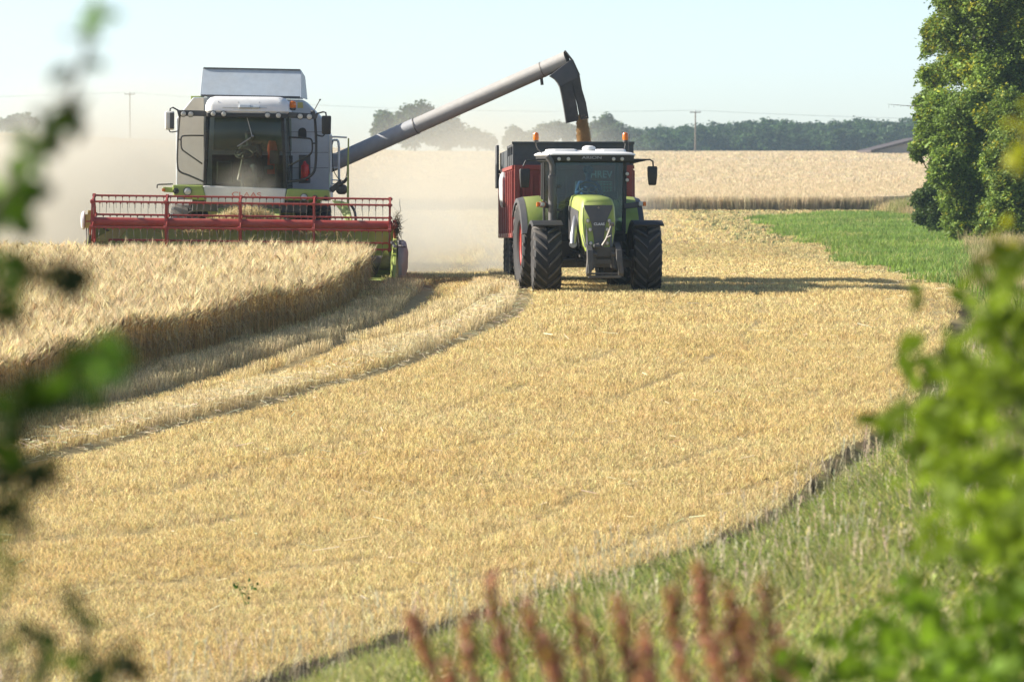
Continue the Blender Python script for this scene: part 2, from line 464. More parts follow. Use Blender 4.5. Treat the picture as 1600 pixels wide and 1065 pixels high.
def beacon(parent, c, r=0.07, h=0.16, stalk=None):
    b = MB(); x, y, z = c
    if stalk: b.tube(stalk, 0.013, 8)
    b.lathe([(r * 0.55, -0.05), (r * 0.9, -0.035), (r * 0.95, 0.0), (r * 0.85, 0.005)], (x, y, z), 'z', 16)
    o = b.build('beacon', 'dark', parent, smooth=True)
    MB().lathe([(r * 0.86, 0.0), (r, h * 0.25), (r, h * 0.7), (r * 0.75, h * 0.93), (r * 0.3, h)], (x, y, z), 'z', 18).build('beacon_lens', 'amber', o, smooth=True)
    return o

# ------------------------------------------------------------------ people
from mathutils import kdtree
def person(name, label, loc, rz, top, legs='jeans', cap=None, hairm='hair', lean=0.0, cat='person', hands=((-0.17, -0.44, 0.40), (0.17, -0.44, 0.40)), turn=0.0):
    """seated figure facing -y, origin on the seat; one skinned body with five-fingered hands"""
    V, E, Rd, L = [], [], [], []
    def v(p, r, mat, par=None):
        V.append(p); Rd.append(r if isinstance(r, tuple) else (r, r)); L.append(mat)
        if par is not None: E.append((par, len(V) - 1))
        return len(V) - 1
    ly = -lean
    pel = v((0, 0.02, 0.10), (0.15, 0.11), 1)
    sp = v((0, 0.03 + ly * .4, 0.28), (0.135, 0.10), 0, pel)
    ch = v((0, 0.01 + ly * .8, 0.46), (0.155, 0.11), 0, sp)
    nb = v((0, 0.0 + ly, 0.58), (0.085, 0.075), 0, ch)
    nk = v((0, -0.005 + ly, 0.65), (0.052, 0.055), 2, nb)
    jw = v((0, -0.025 + ly, 0.71), (0.062, 0.075), 2, nk)
    hd = v((0, -0.015 + ly, 0.79), (0.077, 0.095), 2, jw)
    v((0, 0.0 + ly, 0.87), (0.060, 0.075), 2, hd)
    chin = v((0, -0.085 + ly, 0.685), 0.028, 2, jw)
    nose = v((0, -0.118 + ly, 0.755), 0.014, 2, hd)
    for s in (-1, 1):
        v((s * 0.083, 0.005 + ly, 0.765), 0.016, 2, hd)
        h = Vector(hands[0 if s < 0 else 1])
        sh = v((s * 0.175, 0.01 + ly, 0.545), 0.068, 0, ch)
        el = Vector((s * 0.27, -0.13 + ly, 0.33))
        ua = v(tuple((Vector(V[sh]) + el) / 2), 0.054, 0, sh)
        e_ = v(tuple(el), 0.045, 0, ua)
        fa = v(tuple(el.lerp(h, 0.55)), 0.036, 2, e_)
        wr = v(tuple(h), 0.026, 2, fa)
        d = (h - el).normalized(); side = Vector((s * -1, 0, 0)); side = (side - d * side.dot(d)).normalized(); nrm = d.cross(side)
        pm = v(tuple(h + d * 0.05), (0.03, 0.022), 2, wr)
        pe = v(tuple(h + d * 0.085), (0.034, 0.018), 2, pm)
        for k, ln in enumerate((0.062, 0.072, 0.066, 0.05)):
            off = side * ((1.5 - k) * 0.019)
            a = v(tuple(h + d * 0.115 + off), 0.0095, 2, pe)
            bq = v(tuple(h + d * (0.115 + ln * 0.5) + off - Vector((0, 0, 0.02))), 0.009, 2, a)
            v(tuple(h + d * (0.115 + ln * 0.6) + off - Vector((0, 0, 0.05))), 0.008, 2, bq)
        t1 = v(tuple(h + d * 0.055 + side * 0.045), 0.011, 2, pm)
        v(tuple(h + d * 0.09 + side * 0.062 - Vector((0, 0, 0.02))), 0.009, 2, t1)
        hp = v((s * 0.095, -0.03, 0.08), 0.092, 1, pel)
        th = v((s * 0.12, -0.25, 0.10), 0.076, 1, hp)
        kn = v((s * 0.14, -0.45, 0.11), 0.06, 1, th)
        cf = v((s * 0.135, -0.50, -0.12), 0.055, 1, kn)
        an = v((s * 0.13, -0.52, -0.33), 0.038, 1, cf)
        v((s * 0.135, -0.66, -0.37), 0.036, 3, an)
    me = bpy.data.meshes.new(name); me.from_pydata(V, E, [])
    o = bpy.data.objects.new(name, me); col.objects.link(o)
    o.modifiers.new('Skin', 'SKIN')
    for i, rr in enumerate(Rd): me.skin_vertices[0].data[i].radius = rr
    for i in range(len(V)): me.skin_vertices[0].data[i].use_root = (i == 0)
    sb = o.modifiers.new('Sub', 'SUBSURF'); sb.levels = sb.render_levels = 2
    bpy.context.view_layer.update()
    m2 = bpy.data.meshes.new_from_object(o.evaluated_get(bpy.context.evaluated_depsgraph_get()))
    bpy.data.objects.remove(o); bpy.data.meshes.remove(me)
    # eyes, brows and mouth set into the face of the same mesh
    b = bmesh.new(); b.from_mesh(m2)
    kd = kdtree.KDTree(len(E))
    for i, (a, c) in enumerate(E): kd.insert((Vector(V[a]) * 0.4 + Vector(V[c]) * 0.6), i)
    kd.balance()
    for f in b.faces:
        f.material_index = L[E[kd.find(f.calc_center_median())[1]][1]]; f.smooth = True
    nfc = len(b.faces)
    for s in (-1, 1):
        bmesh.ops.create_uvsphere(b, u_segments=8, v_segments=6, radius=0.011, matrix=Matrix.Translation((s * 0.033, -0.098 + ly, 0.782)))
        bmesh.ops.create_cube(b, size=1, matrix=Matrix.Translation((s * 0.034, -0.103 + ly, 0.803)) @ Matrix.Diagonal((0.034, 0.01, 0.006, 1)))
    bmesh.ops.create_cube(b, size=1, matrix=Matrix.Translation((0, -0.103 + ly, 0.716)) @ Matrix.Diagonal((0.042, 0.012, 0.008, 1)))
    b.faces.ensure_lookup_table()
    for f in b.faces[nfc:]: f.material_index = 3
    b.to_mesh(m2); b.free(); m2.name = name
    m2.materials.clear()
    for k in (top, legs, 'skin', 'black'): m2.materials.append(M[k])
    o = bpy.data.objects.new(name, m2); col.objects.link(o)
    tag(o, label, cat)
    hb = MB()
    if cap:
        hb.lathe([(0.105, 0.80), (0.108, 0.85), (0.09, 0.90), (0.05, 0.925), (0.005, 0.93)], (0, -0.008 + ly, 0), 'z', 18)
        hb.hexa([(-0.07, -0.10 + ly, 0.805), (0.07, -0.10 + ly, 0.805), (0.07, -0.07 + ly, 0.83), (-0.07, -0.07 + ly, 0.83), (-0.06, -0.19 + ly, 0.80), (0.06, -0.19 + ly, 0.80), (0.06, -0.18 + ly, 0.812), (-0.06, -0.18 + ly, 0.812)])
        hb.build('cap', cap, o, smooth=True)
    else:
        hb.lathe([(0.094, 0.80), (0.10, 0.84), (0.088, 0.89), (0.05, 0.92), (0.005, 0.925)], (0, 0.012 + ly, 0), 'z', 16)
        hb.build('hair', hairm, o, smooth=True)
    o.location = loc; o.rotation_euler = (0, 0, rz)
    return o

# ------------------------------------------------------------------ tractor (front axle at the origin, front faces -y)
TX, TY, TYAW = 1.753, 80.0, R(7.0)
trac = tag(empty('tractor', (TX, TY, float(zf(80))), (0, 0, TYAW)), 'lime green and black farm tractor with white roof pulling the red trailer', 'tractor')
T = trac
for s in (-1, 1):
    wheel('front_wheel', T, (s * 1.05, 0, 0.70), 0.72, 0.58, 0.37, 17, 0.062, 'rimred', 0.42, steer=-TYAW * 0.6)
    wheel('rear_wheel', T, (s * 0.99, 2.8, 0.93), 0.95, 0.62, 0.50, 20, 0.065, 'rimred', 0.36)
    # front mudguards
    b = MB(); rings = []
    for a in np.linspace(-12, 100, 12):
        t = R(a); rr = 0.79
        y0, z0 = -math.cos(t) * rr, 0.70 + math.sin(t) * rr
        n = Vector((0, -math.cos(t), math.sin(t)))
        rings.append([Vector((s * 1.05 + dx, y0, z0)) + n * dn for dx, dn in ((-0.33, -0.05), (-0.30, 0), (0.30, 0), (0.33, -0.05), (0.32, -0.065), (-0.32, -0.065))])
    # the guard sits over the top and back of the tyre
    rings = []
    for a in np.linspace(62, 175, 14):
        t = R(a); rr = 0.80
        n = Vector((0, -math.cos(t), math.sin(t))); p = Vector((s * 1.06, 0, 0.70)) + n * rr
        rings.append([p + Vector((dx, 0, 0)) + n * dn for dx, dn in ((-0.33, -0.07), (-0.31, 0.0), (0.31, 0.0), (0.33, -0.07), (0.31, -0.03), (-0.31, -0.03))])
    b.loft(rings)
    b.tube([(s * 0.74, 0.05, 0.75), (s * 0.74, 0.15, 1.2), (s * 0.95, 0.12, 1.46)], 0.03, 8)
    b.build('front_mudguard', 'black', T, smooth=True)
    # rear mudguards: green shell with a dark outer rim
    b = MB(); rings, rim = [], []
    for a in np.linspace(15, 140, 18):
        t = R(a); rr = 1.03
        n = Vector((0, -math.cos(t), math.sin(t))); p = Vector((0, 2.8, 0.93)) + n * rr
        xi, xo = s * 0.70, s * 1.20
        rings.append([p + Vector((xi, 0, 0)) + n * -0.02, p + Vector((xi + s * 0.15, 0, 0)) + n * 0.03, p + Vector((xo, 0, 0)) + n * 0.0, p + Vector((xo, 0, 0)) + n * -0.04, p + Vector((xi, 0, 0)) + n * -0.06])
        rim.append([p + Vector((xo + s * 0.002, 0, 0)) + n * -0.05, p + Vector((xo + s * 0.002, 0, 0)) + n * 0.004, p + Vector((xo + s * 0.12, 0, 0)) + n * -0.03, p + Vector((xo + s * 0.13, 0, 0)) + n * -0.12, p + Vector((xo + s * 0.11, 0, 0)) + n * -0.12])
    g = MB().loft(rings).build('rear_mudguard', 'green', T, smooth=True)
    MB().loft(rim).build('mudguard_rim', 'charcoal', g, smooth=True)

# bonnet
b = MB()
shp = [(0, 1.0), (0.28, 0.995), (0.365, 0.96), (0.41, 0.84), (0.425, 0.60), (0.405, 0.35), (0.355, 0.12), (0.29, 0.0)]
def hood_ring(y, zt, zb, k, fy=0.0):
    ring = [(x * k, zt_) for x, zt_ in shp] + [(-x * k, zt_) for x, zt_ in shp[::-1][:-1]]
    return [Vector((x, y - fy * (1 - t), zb + (zt - zb) * t)) for x, t in ring]
rings = [hood_ring(-0.86, 1.90, 0.90, 0.90, 0.12), hood_ring(-0.80, 1.955, 0.875, 0.975, 0.12), hood_ring(-0.68, 1.985, 0.87, 1.0, 0.08), hood_ring(-0.2, 2.0, 0.95, 1.0), hood_ring(0.5, 2.02, 1.1, 1.0), hood_ring(1.0, 2.03, 1.2, 0.97)]
b.loft(rings)
hood = b.build('bonnet', 'green', T, smooth=True, sharp=50); hood.location = (-0.085, 0, 0); hood.scale = (0.87, 1, 1)
ff = lambda x, z: -0.865 - 0.12 * (1 - (z - 0.9) / 1.0)
gp = [(-0.34, 1.82), (0.34, 1.82), (0.325, 1.74), (0.22, 1.56), (0.165, 1.42), (0.12, 1.15), (0.10, 0.93), (-0.10, 0.93), (-0.12, 1.15), (-0.165, 1.42), (-0.22, 1.56), (-0.325, 1.74)]
b = MB().plate(gp, ff, 0.02)
for k in range(11):
    z = 0.98 + k * 0.05; hw = np.interp(z, [0.93, 1.15, 1.42, 1.56], [0.085, 0.105, 0.15, 0.2])
    b.plate([(-hw, z), (hw, z), (hw, z + 0.012), (-hw, z + 0.012)], lambda x, q: ff(x, q) - 0.02, 0.008)
grille = b.build('grille', 'charcoal', hood, bevel=0.006)
MB().add([(-0.035, ff(0, 1.76) - .03, 1.765), (0, ff(0, 1.76) - .045, 1.80), (0.035, ff(0, 1.76) - .03, 1.765), (0, ff(0, 1.73) - .045, 1.735), (0, ff(0, 1.76) - .015, 1.765)], [(0, 1, 4), (1, 2, 4), (2, 3, 4), (3, 0, 4), (0, 3, 2, 1)]).build('emblem', 'steel', hood)
for s in (-1, 1):
    MB().plate([(s * x, z) for x, z in [(0.405, 1.66), (0.33, 1.52), (0.275, 1.30), (0.255, 1.05), (0.27, 0.93), (0.335, 0.96), (0.385, 1.2)]], lambda x, z: ff(x, z) + 0.10 * max(0, (abs(x) - 0.25) / 0.16) ** 1.3, 0.03).build('side_vent', 'charcoal', hood, bevel=0.006)
    for x, z in ((0.255, 1.50), (0.205, 1.32), (0.195, 1.04)):
        lamp('headlight', hood, (s * x, ff(x, z) - 0.012, z), 0.042, 0.05, 'tarnish')
    # engine side panels under the bonnet
    MB().hexa([(s * 0.40, -0.6, 0.95), (s * 0.42, -0.6, 0.95), (s * 0.42, 0.95, 1.1), (s * 0.40, 0.95, 1.1), (s * 0.425, -0.6, 1.7), (s * 0.435, -0.6, 1.7), (s * 0.435, 0.95, 1.8), (s * 0.425, 0.95, 1.8)]).build('side_grille', 'charcoal', hood)
letters('badge_lettering', 'CLAAS', 0.075, 'lettering', hood, (0.01, ff(0, 1.40) - 0.034, 1.43), rot=(83, 0, 0), sx=1.15)

# chassis, axle, engine block
b = MB()
b.box((0, 0.4, 0.72), (0.5, 2.3, 0.36)); b.box((0, 0.0, 0.62), (1.5, 0.22, 0.2)); b.box((0, 1.7, 0.85), (0.7, 1.4, 0.5)); b.box((0, 2.8, 0.93), (1.4, 0.34, 0.34))
for s in (-1, 1):
    b.lathe([(0.2, 0), (0.22, 0.1), (0.14, 0.18)], (s * 0.72 if s > 0 else -0.9, 0, 0.68), 'x', 16); b.tube([(s * 0.2, -0.15, 0.72), (s * 0.72, -0.16, 0.66)], 0.035, 8)
    b.tube([(s * 0.25, 0.25, 0.9), (s * 0.6, 0.12, 0.72)], 0.045, 8); b.box((s * 0.52, 1.35, 0.78), (0.34, 0.9, 0.52)); b.box((s * 0.72, 1.4, 0.55), (0.3, 0.5, 0.05)); b.box((s * 0.74, 1.4, 0.82), (0.3, 0.45, 0.04))
    b.box((s * 0.30, -0.4, 0.86), (0.10, 0.7, 0.12)); b.tube([(s * 0.28, -0.65, 0.7), (s * 0.44, -0.2, 0.86), (s * 0.5, 0.4, 0.9)], 0.02, 6)
b.box((0, -0.55, 0.68), (0.6, 0.42, 0.26))
b.box((0, -0.70, 0.86), (0.56, 0.16, 0.16))
for k in range(9):
    b.tube([(random.uniform(-.5, .5), -0.6 + random.uniform(0, .4), random.uniform(.55, .8)), (random.uniform(-.6, .6), -0.4 + random.uniform(0, .3), random.uniform(.5, .9)), (random.uniform(-.6, .6), 0.1, random.uniform(.6, .9))], 0.014, 6)
b.build('chassis', 'dark', T, bevel=0.012)

# front linkage
b = MB()
for s in (-1, 1):
    rings = []
    for y, z, w, h in ((-0.72, 0.92, 0.05, 0.10), (-0.95, 1.00, 0.06, 0.15), (-1.12, 0.90, 0.06, 0.20), (-1.20, 0.68, 0.06, 0.17), (-1.24, 0.45, 0.055, 0.12), (-1.22, 0.36, 0.05, 0.08)):
        x = s * (0.30 if z > 0.6 else 0.335); rings.append([(x - w, y - h / 2, z), (x + w, y - h / 2, z), (x + w, y + h / 2, z + h * .4), (x - w, y + h / 2, z + h * .4)])
    b.loft(rings)
    b.box((s * 0.20, -1.0, 0.70), (0.06, 0.18, 0.34)); b.tube([(s * 0.2, -0.9, 0.95), (s * 0.24, -1.1, 0.5)], 0.035, 8)
    b.lathe([(0.05, -0.05), (0.05, 0.05)], (s * 0.2, -1.12, 0.82), 'x', 10); b.tube([(s * 0.33, -1.27, 0.62), (s * 0.34, -1.29, 0.42)], 0.03, 8)
b.box((0, -0.95, 0.86), (0.46, 0.14, 0.20)); b.box((0.0, -1.0, 0.66), (0.36, 0.06, 0.1)); b.box((0, -1.2, 0.36), (0.66, 0.16, 0.055)); b.box((0, -1.16, 0.42), (0.6, 0.08, 0.04))
b.tube([(-0.2, -1.0, 0.98), (-0.08, -1.05, 1.02)], 0.035, 8); b.lathe([(0.05, -0.07), (0.05, 0.07)], (-0.13, -1.05, 0.98), 'x', 10)
link = b.build('front_linkage', 'dark', T, bevel=0.008)
MB().tube([(-0.03, -1.06, 0.98), (0.05, -1.10, 1.12), (0.13, -1.08, 1.30), (0.17, -1.03, 1.42)], [0.035, 0.028, 0.036, 0.022], 8).lathe([(0.045, -0.05), (0.045, 0.05)], (0.17, -1.02, 1.43), 'x', 10).tube([(0.07, -1.12, 1.16), (0.14, -1.16, 1.2)], 0.014, 6).build('top_link', 'tarnish', link, smooth=True)

# air intake tube beside the bonnet and exhaust stack
MB().tube([(-0.44, -0.2, 1.55), (-0.50, -0.45, 1.42), (-0.56, -0.62, 1.2), (-0.58, -0.68, 1.02)], [0.075, 0.078, 0.075, 0.062], 14).lathe([(0.08, -0.02), (0.085, 0.0), (0.08, 0.02)], (-0.58, -0.68, 1.02), 'y', 14).build('air_pipe', 'steel', T, smooth=True)
b = MB()
b.lathe([(0.085, 1.38), (0.088, 1.5), (0.088, 2.42), (0.07, 2.44)], (-0.82, 0.75, 0), 'z', 20)
b.tube([(-0.82, 0.75, 2.40), (-0.82, 0.75, 2.62), (-0.85, 0.74, 2.72), (-0.93, 0.73, 2.84)], [0.06, 0.06, 0.06, 0.06], 14)
b.box((-0.72, 0.85, 1.7), (0.2, 0.06, 0.05)); b.box((-0.72, 0.85, 2.2), (0.2, 0.06, 0.05))
b.build('exhaust_stack', 'charcoal', T, smooth=True)

# cab
A0 = [Vector((s * 0.73, 0.98, 1.22)) for s in (-1, 1)]; A1 = [Vector((s * 0.76, 1.02, 2.74)) for s in (-1, 1)]
B0 = [Vector((s * 0.86, 1.75, 1.25)) for s in (-1, 1)]; B1 = [Vector((s * 0.86, 1.75, 2.74)) for s in (-1, 1)]
C0 = [Vector((s * 0.80, 2.48, 1.75)) for s in (-1, 1)]; C1 = [Vector((s * 0.80, 2.42, 2.74)) for s in (-1, 1)]
b = MB()
for i in (0, 1):
    b.bar(A0[i], A1[i], 0.075, 0.09, up=(0, 1, 0)); b.bar(B0[i], B1[i], 0.06, 0.07, up=(0, 1, 0)); b.bar(C0[i], C1[i], 0.08, 0.08, up=(0, 1, 0))
    b.bar(A0[i], B0[i], 0.06, 0.06); b.bar(B0[i], C0[i], 0.06, 0.06); b.bar(A1[i], C1[i], 0.06, 0.06)
b.bar(A0[0], A0[1], 0.08, 0.08); b.bar(C0[0], C0[1], 0.08, 0.08); b.bar(C1[0], C1[1], 0.06, 0.06)
b.box((0, 1.75, 1.12), (1.5, 1.5, 0.16)); b.box((0, 2.42, 1.45), (1.5, 0.1, 0.6))
cab = b.build('cab_frame', 'black', T, bevel=0.01)
def pane(a, b_, c, d, mat, par, name):
    a, b_, c, d = map(Vector, (a, b_, c, d)); n = (b_ - a).cross(d - a).normalized() * 0.004
    return MB().hexa([a - n, b_ - n, c - n, d - n, a + n, b_ + n, c + n, d + n]).build(name, mat, par)
pane(A0[0] + Vector((.04, 0, .04)), A0[1] + Vector((-.04, 0, .04)), A1[1] + Vector((-.04, 0, -.02)), A1[0] + Vector((.04, 0, -.02)), 'glass', T, 'windscreen')
for i in (0, 1):
    e = Vector((0, 0.045, 0.03))
    pane(A0[i] + e, B0[i] + Vector((0, -.04, .03)), B1[i] + Vector((0, -.04, -.03)), A1[i] + Vector((0, .045, -.03)), 'glass', T, 'door_window')
    pane(B0[i] + Vector((0, .035, .03)), C0[i] + Vector((0, -.045, .03)), C1[i] + Vector((0, -.045, -.03)), B1[i] + Vector((0, .035, -.03)), 'glass', T, 'side_window')
pane(C0[0] + Vector((.045, 0, .045)), C0[1] + Vector((-.045, 0, .045)), C1[1] + Vector((-.045, 0, -.035)), C1[0] + Vector((.045, 0, -.035)), 'glass', T, 'rear_window')
# wiper along the foot of the windscreen
MB().tube([(-0.1, 0.93, 1.62), (0.0, 0.93, 1.95), (-0.62, 0.945, 1.84)], 0.008, 6).build('wiper', 'black', T)
# roof
def rounded(hx, y0, y1, r, n=5):
    P = []
    for cx, cy, a0 in ((hx - r, y1 - r, 0), (-hx + r, y1 - r, 90), (-hx + r, y0 + r, 180), (hx - r, y0 + r, 270)):
        for k in range(n + 1):
            a = R(a0 + 90 * k / n); P.append((cx + r * math.cos(a), cy + r * math.sin(a)))
    return P
b = MB(); rings = []
for hx, y0, y1, z in ((0.94, 0.80, 2.72, 2.868), (0.97, 0.77, 2.76, 2.885), (0.965, 0.78, 2.75, 2.91), (0.90, 0.88, 2.65, 2.94), (0.70, 1.1, 2.4, 2.956), (0.3, 1.5, 2.1, 2.96)):
    rings.append([(x, y, z - 0.035 * (x / 0.97) ** 2) for x, y in rounded(hx, y0, y1, 0.16)])
b.loft(rings)
for s in (-1, 1):
    rings = [[(x * 1.0 + s * 0.52, y, z) for x, y in rounded(hx, y0, y1, 0.05)] for hx, y0, y1, z in ((0.27, 0.95, 2.3, 2.92), (0.25, 1.0, 2.25, 2.975), (0.2, 1.08, 2.15, 2.985))]
    b.loft(rings)
roof = b.build('roof', 'roofwhite', T, smooth=True)
rings = [[(x, y, z) for x, y in rounded(hx, y0, y1, 0.12)] for hx, y0, y1, z in ((0.86, 0.86, 2.55, 2.70), (0.93, 0.80, 2.66, 2.735), (0.945, 0.785, 2.70, 2.866))]
visor = MB().loft(rings).build('roof_visor', 'black', T, smooth=True)
letters('visor_lettering', 'ARION', 0.085, 'greyletter', visor, (0.02, 0.776, 2.80), rot=(86, 0, 0), sx=1.6)
for x in (-0.68, -0.48, 0.48, 0.66):
    lamp('work_light', T, (x, 0.755, 2.772), 0.042, 0.06)
for s in (-1, 1):
    for z in (2.46, 2.33):
        lamp('work_light', T, (s * 0.79, 0.90, z), 0.04, 0.06)
MB().lathe([(0.13, 2.95), (0.15, 2.985), (0.13, 3.03), (0.07, 3.055), (0.01, 3.06)], (0.04, 1.35, 0), 'z', 20).build('satellite_dome', 'roofwhite', T, smooth=True)
beacon(T, (-1.04, 1.75, 3.17), 0.062, 0.17, [(-0.9, 1.7, 2.88), (-1.0, 1.72, 2.98), (-1.03, 1.75, 3.05), (-1.04, 1.75, 3.14)])
beacon(T, (0.88, 1.75, 3.17), 0.062, 0.17, [(0.82, 1.7, 2.92), (0.86, 1.72, 3.0), (0.88, 1.75, 3.07), (0.88, 1.75, 3.14)])
MB().tube([(0.98, 2.0, 2.8), (1.0, 2.0, 3.3)], 0.008, 6).build('aerial', 'black', T)

def mirror(par, pts, c, w, h, d=0.09, taper=0.8, body='black', rot=0.0):
    b = MB().tube(pts, 0.018, 8); a = b.build('mirror_arm', 'black', par, smooth=True)
    b = MB(); x, y, z = c
    rings = []
    for zz, k, dd in ((-h / 2, taper * 0.8, 0.5), (-h / 2 + 0.03, taper, 0.9), (0, 0.97, 1), (h / 2 - 0.03, 1.0, 1), (h / 2, 0.85, 0.5)):
        rings.append([(x + q[0] * k, y + q[1] * dd, z + zz) for q in rounded(w / 2, -d / 2, d / 2, min(w, d) * 0.3, 3)])
    m = b.loft(rings).build('mirror_housing', body, a, smooth=True)
    return a
mirror(T, [(-0.92, 1.0, 2.76), (-1.1, 0.9, 2.76), (-1.38, 0.82, 2.73), (-1.43, 0.8, 2.62)], (-1.40, 0.8, 2.37), 0.22, 0.40)
mirror(T, [(0.88, 1.0, 2.74), (1.0, 0.9, 2.75), (1.26, 0.80, 2.76), (1.32, 0.8, 2.72), (1.33, 0.8, 2.6)], (1.31, 0.8, 2.42), 0.21, 0.40)
MB().hexa([(0.85, 0.95, 2.66), (1.2, 0.82, 2.74), (1.2, 0.85, 2.74), (0.85, 1.02, 2.66), (0.85, 0.95, 2.78), (1.2, 0.82, 2.775), (1.2, 0.85, 2.775), (0.85, 1.02, 2.78)]).build('mirror_bracket', 'black', T)
for s in (-1, 1):
    b = MB().bar((s * 0.74, 0.95, 1.78), (s * 1.08, 0.85, 1.82), 0.10, 0.12, up=(0, 0, 1))
    a = b.build('indicator_arm', 'charcoal', T, bevel=0.015)
    if s < 0:
        lamp('indicator_lamp', a, (-1.03, 0.72, 1.82), 0.055, 0.06, 'amber', 'lens'); MB().box((-1.12, 0.76, 1.82), (0.07, 0.07, 0.10)).build('indicator_lens', 'amber', a, bevel=0.015)
        lamp('side_lamp', a, (-0.82, 0.74, 1.95), 0.06, 0.09, 'black')
    else:
        MB().box((1.06, 0.77, 1.83), (0.09, 0.06, 0.09)).build('indicator_lens', 'lens', a, bevel=0.015); MB().box((1.14, 0.78, 1.83), (0.07, 0.06, 0.09)).build('indicator_lens', 'amber', a, bevel=0.015)
# inside
b = MB(); b.box((0.09, 1.97, 1.63), (0.5, 0.5, 0.14)); b.hexa([(-0.16, 2.12, 1.7), (0.34, 2.12, 1.7), (0.34, 2.26, 1.7), (-0.16, 2.26, 1.7), (-0.13, 2.2, 2.3), (0.31, 2.2, 2.3), (0.31, 2.30, 2.3), (-0.13, 2.30, 2.3)]); b.box((0.09, 1.95, 1.4), (0.3, 0.3, 0.4)); b.box((0.46, 1.9, 1.82), (0.12, 0.45, 0.07))
b.build('driver_seat', 'seat', T, bevel=0.03)
b = MB(); b.hexa([(-0.35, 1.05, 1.3), (0.35, 1.05, 1.3), (0.3, 1.45, 1.3), (-0.3, 1.45, 1.3), (-0.3, 1.08, 1.98), (0.3, 1.08, 1.98), (0.22, 1.3, 1.93), (-0.22, 1.3, 1.93)]); b.tube([(0.02, 1.25, 1.8), (0.04, 1.45, 2.0)], 0.035, 10)
b.build('dashboard', 'black', T, bevel=0.03)
b = MB(); ring = [(0.04 + 0.19 * math.cos(t), 1.42 + 0.19 * math.sin(t) * 0.82, 2.17 + 0.19 * math.sin(t) * 0.57) for t in np.linspace(0, 2 * math.pi, 25)]
b.tube(ring, 0.016, 8, cap=False); b.bar((-0.13, 1.42, 2.17), (0.21, 1.42, 2.17), 0.04, 0.015); b.bar((0.04, 1.42, 2.17), (0.04, 1.29, 2.07), 0.04, 0.015); b.tube([(0.04, 1.42, 2.17), (0.03, 1.3, 1.85)], 0.03, 8)
b.build('steering_wheel', 'charcoal', T, smooth=True)
MB().box((0.52, 1.35, 2.0), (0.26, 0.05, 0.18), rot=(0, 0, -20)).tube([(0.56, 1.4, 1.4), (0.55, 1.38, 1.95)], 0.02, 8).build('control_screen', 'black', T, bevel=0.01)
mw = trac.matrix_basis
pd = person('person', 'driver in a blue cap and blue shirt holding the steering wheel of the tractor', mw @ Vector((0.10, 1.90, 1.71)), TYAW, 'blue', cap='blue', hands=((-0.15, -0.43, 0.44), (0.15, -0.43, 0.44)))

# ------------------------------------------------------------------ trailer
RX, RY = 1.35, 84.5
rz_ = float(zf(87.5))
trl = tag(empty('trailer', (RX, RY, rz_), (R(-1.2), 0, R(3.2))), 'tall red ribbed farm trailer with dark extension boards hitched behind the tractor', 'trailer')
L0 = 5.6; HW = 1.30
b = MB()
zb, zt = 1.2, 2.68
b.box((0, 0.02, (zb + zt) / 2), (2 * HW - 0.08, 0.06, zt - zb)); b.box((0, L0 - 0.02, (zb + zt) / 2), (2 * HW - 0.08, 0.06, zt - zb)); b.box((0, L0 / 2, zb), (2 * HW - 0.1, L0, 0.08))
for s in (-1, 1):
    b.box((s * (HW - 0.04), L0 / 2, (zb + zt) / 2), (0.05, L0 - 0.1, zt - zb))
body = b.build('body', 'red', trl)
b = MB()
for k in range(13):
    x = -HW + 0.2 + k * 0.185; b.box((x, -0.035, (zb + zt) / 2 - 0.1), (0.05, 0.05, zt - zb - 0.2))
b.box((0, -0.05, zt - 0.05), (2 * HW, 0.09, 0.10)); b.box((0, -0.05, zb + 0.03), (2 * HW, 0.08, 0.08))
for s in (-1, 1): b.box((s * (HW - 0.06), -0.05, (zb + zt) / 2), (0.12, 0.10, zt - zb))
b.build('front_ribs', 'red', body, bevel=0.008)
for s in (-1, 1):
    b = MB(); n = 8
    for k in range(n):
        y = 0.1 + k * (L0 - 0.2) / (n - 1)
        b.loft([[(s * (HW - 0.02 + dx), y + dy, z) for dx, dy in ((0, -0.06), (0.085, -0.045), (0.085, 0.045), (0, 0.06))] for z in (zb - 0.1, zb, zt - 0.12)] + [[(s * (HW - 0.02 + dx), y + dy, zt - 0.08) for dx, dy in ((0, -0.05), (0.03, -0.04), (0.03, 0.04), (0, 0.05))]])
    b.box((s * (HW + 0.0), L0 / 2, zt - 0.04), (0.1, L0, 0.08)); b.box((s * (HW + 0.0), L0 / 2, zb - 0.06), (0.1, L0, 0.1))
    b.build('side_ribs', 'red', body, bevel=0.006)
b = MB(); zx = zt + 0.002
b.box((0, 0.03, zx + 0.235), (2 * HW + 0.06, 0.05, 0.47)); b.box((0, 0.0, zx + 0.49), (2 * HW + 0.1, 0.09, 0.05)); b.box((0, L0 - 0.03, zx + 0.2), (2 * HW, 0.05, 0.4))
for s in (-1, 1):
    b.box((s * HW, 1.1, zx + 0.12), (0.04, 2.1, 0.24)); b.box((s * HW, L0 / 2 + 1.1, zx + 0.2), (0.04, L0 - 2.3, 0.38))
    b.box((s * HW, 1.1, zx + 0.44), (0.05, 2.2, 0.05))
    for y in (0.05, 0.8, 1.5, 2.2): b.box((s * (HW + 0.005), y, zx + 0.24), (0.06, 0.07, 0.46))
b.build('extension_boards', 'blackext', trl, bevel=0.006)
MB().box((HW * 0.47, -0.10, 2.12), (0.5, 0.03, 0.42)).build('mesh_window', 'mesh', body)
b = MB()
for k in range(8): b.box((HW * 0.47 - 0.24 + k * 0.068, -0.125, 2.12), (0.012, 0.012, 0.42))
for k in range(6): b.box((HW * 0.47, -0.127, 1.94 + k * 0.07), (0.5, 0.012, 0.012))
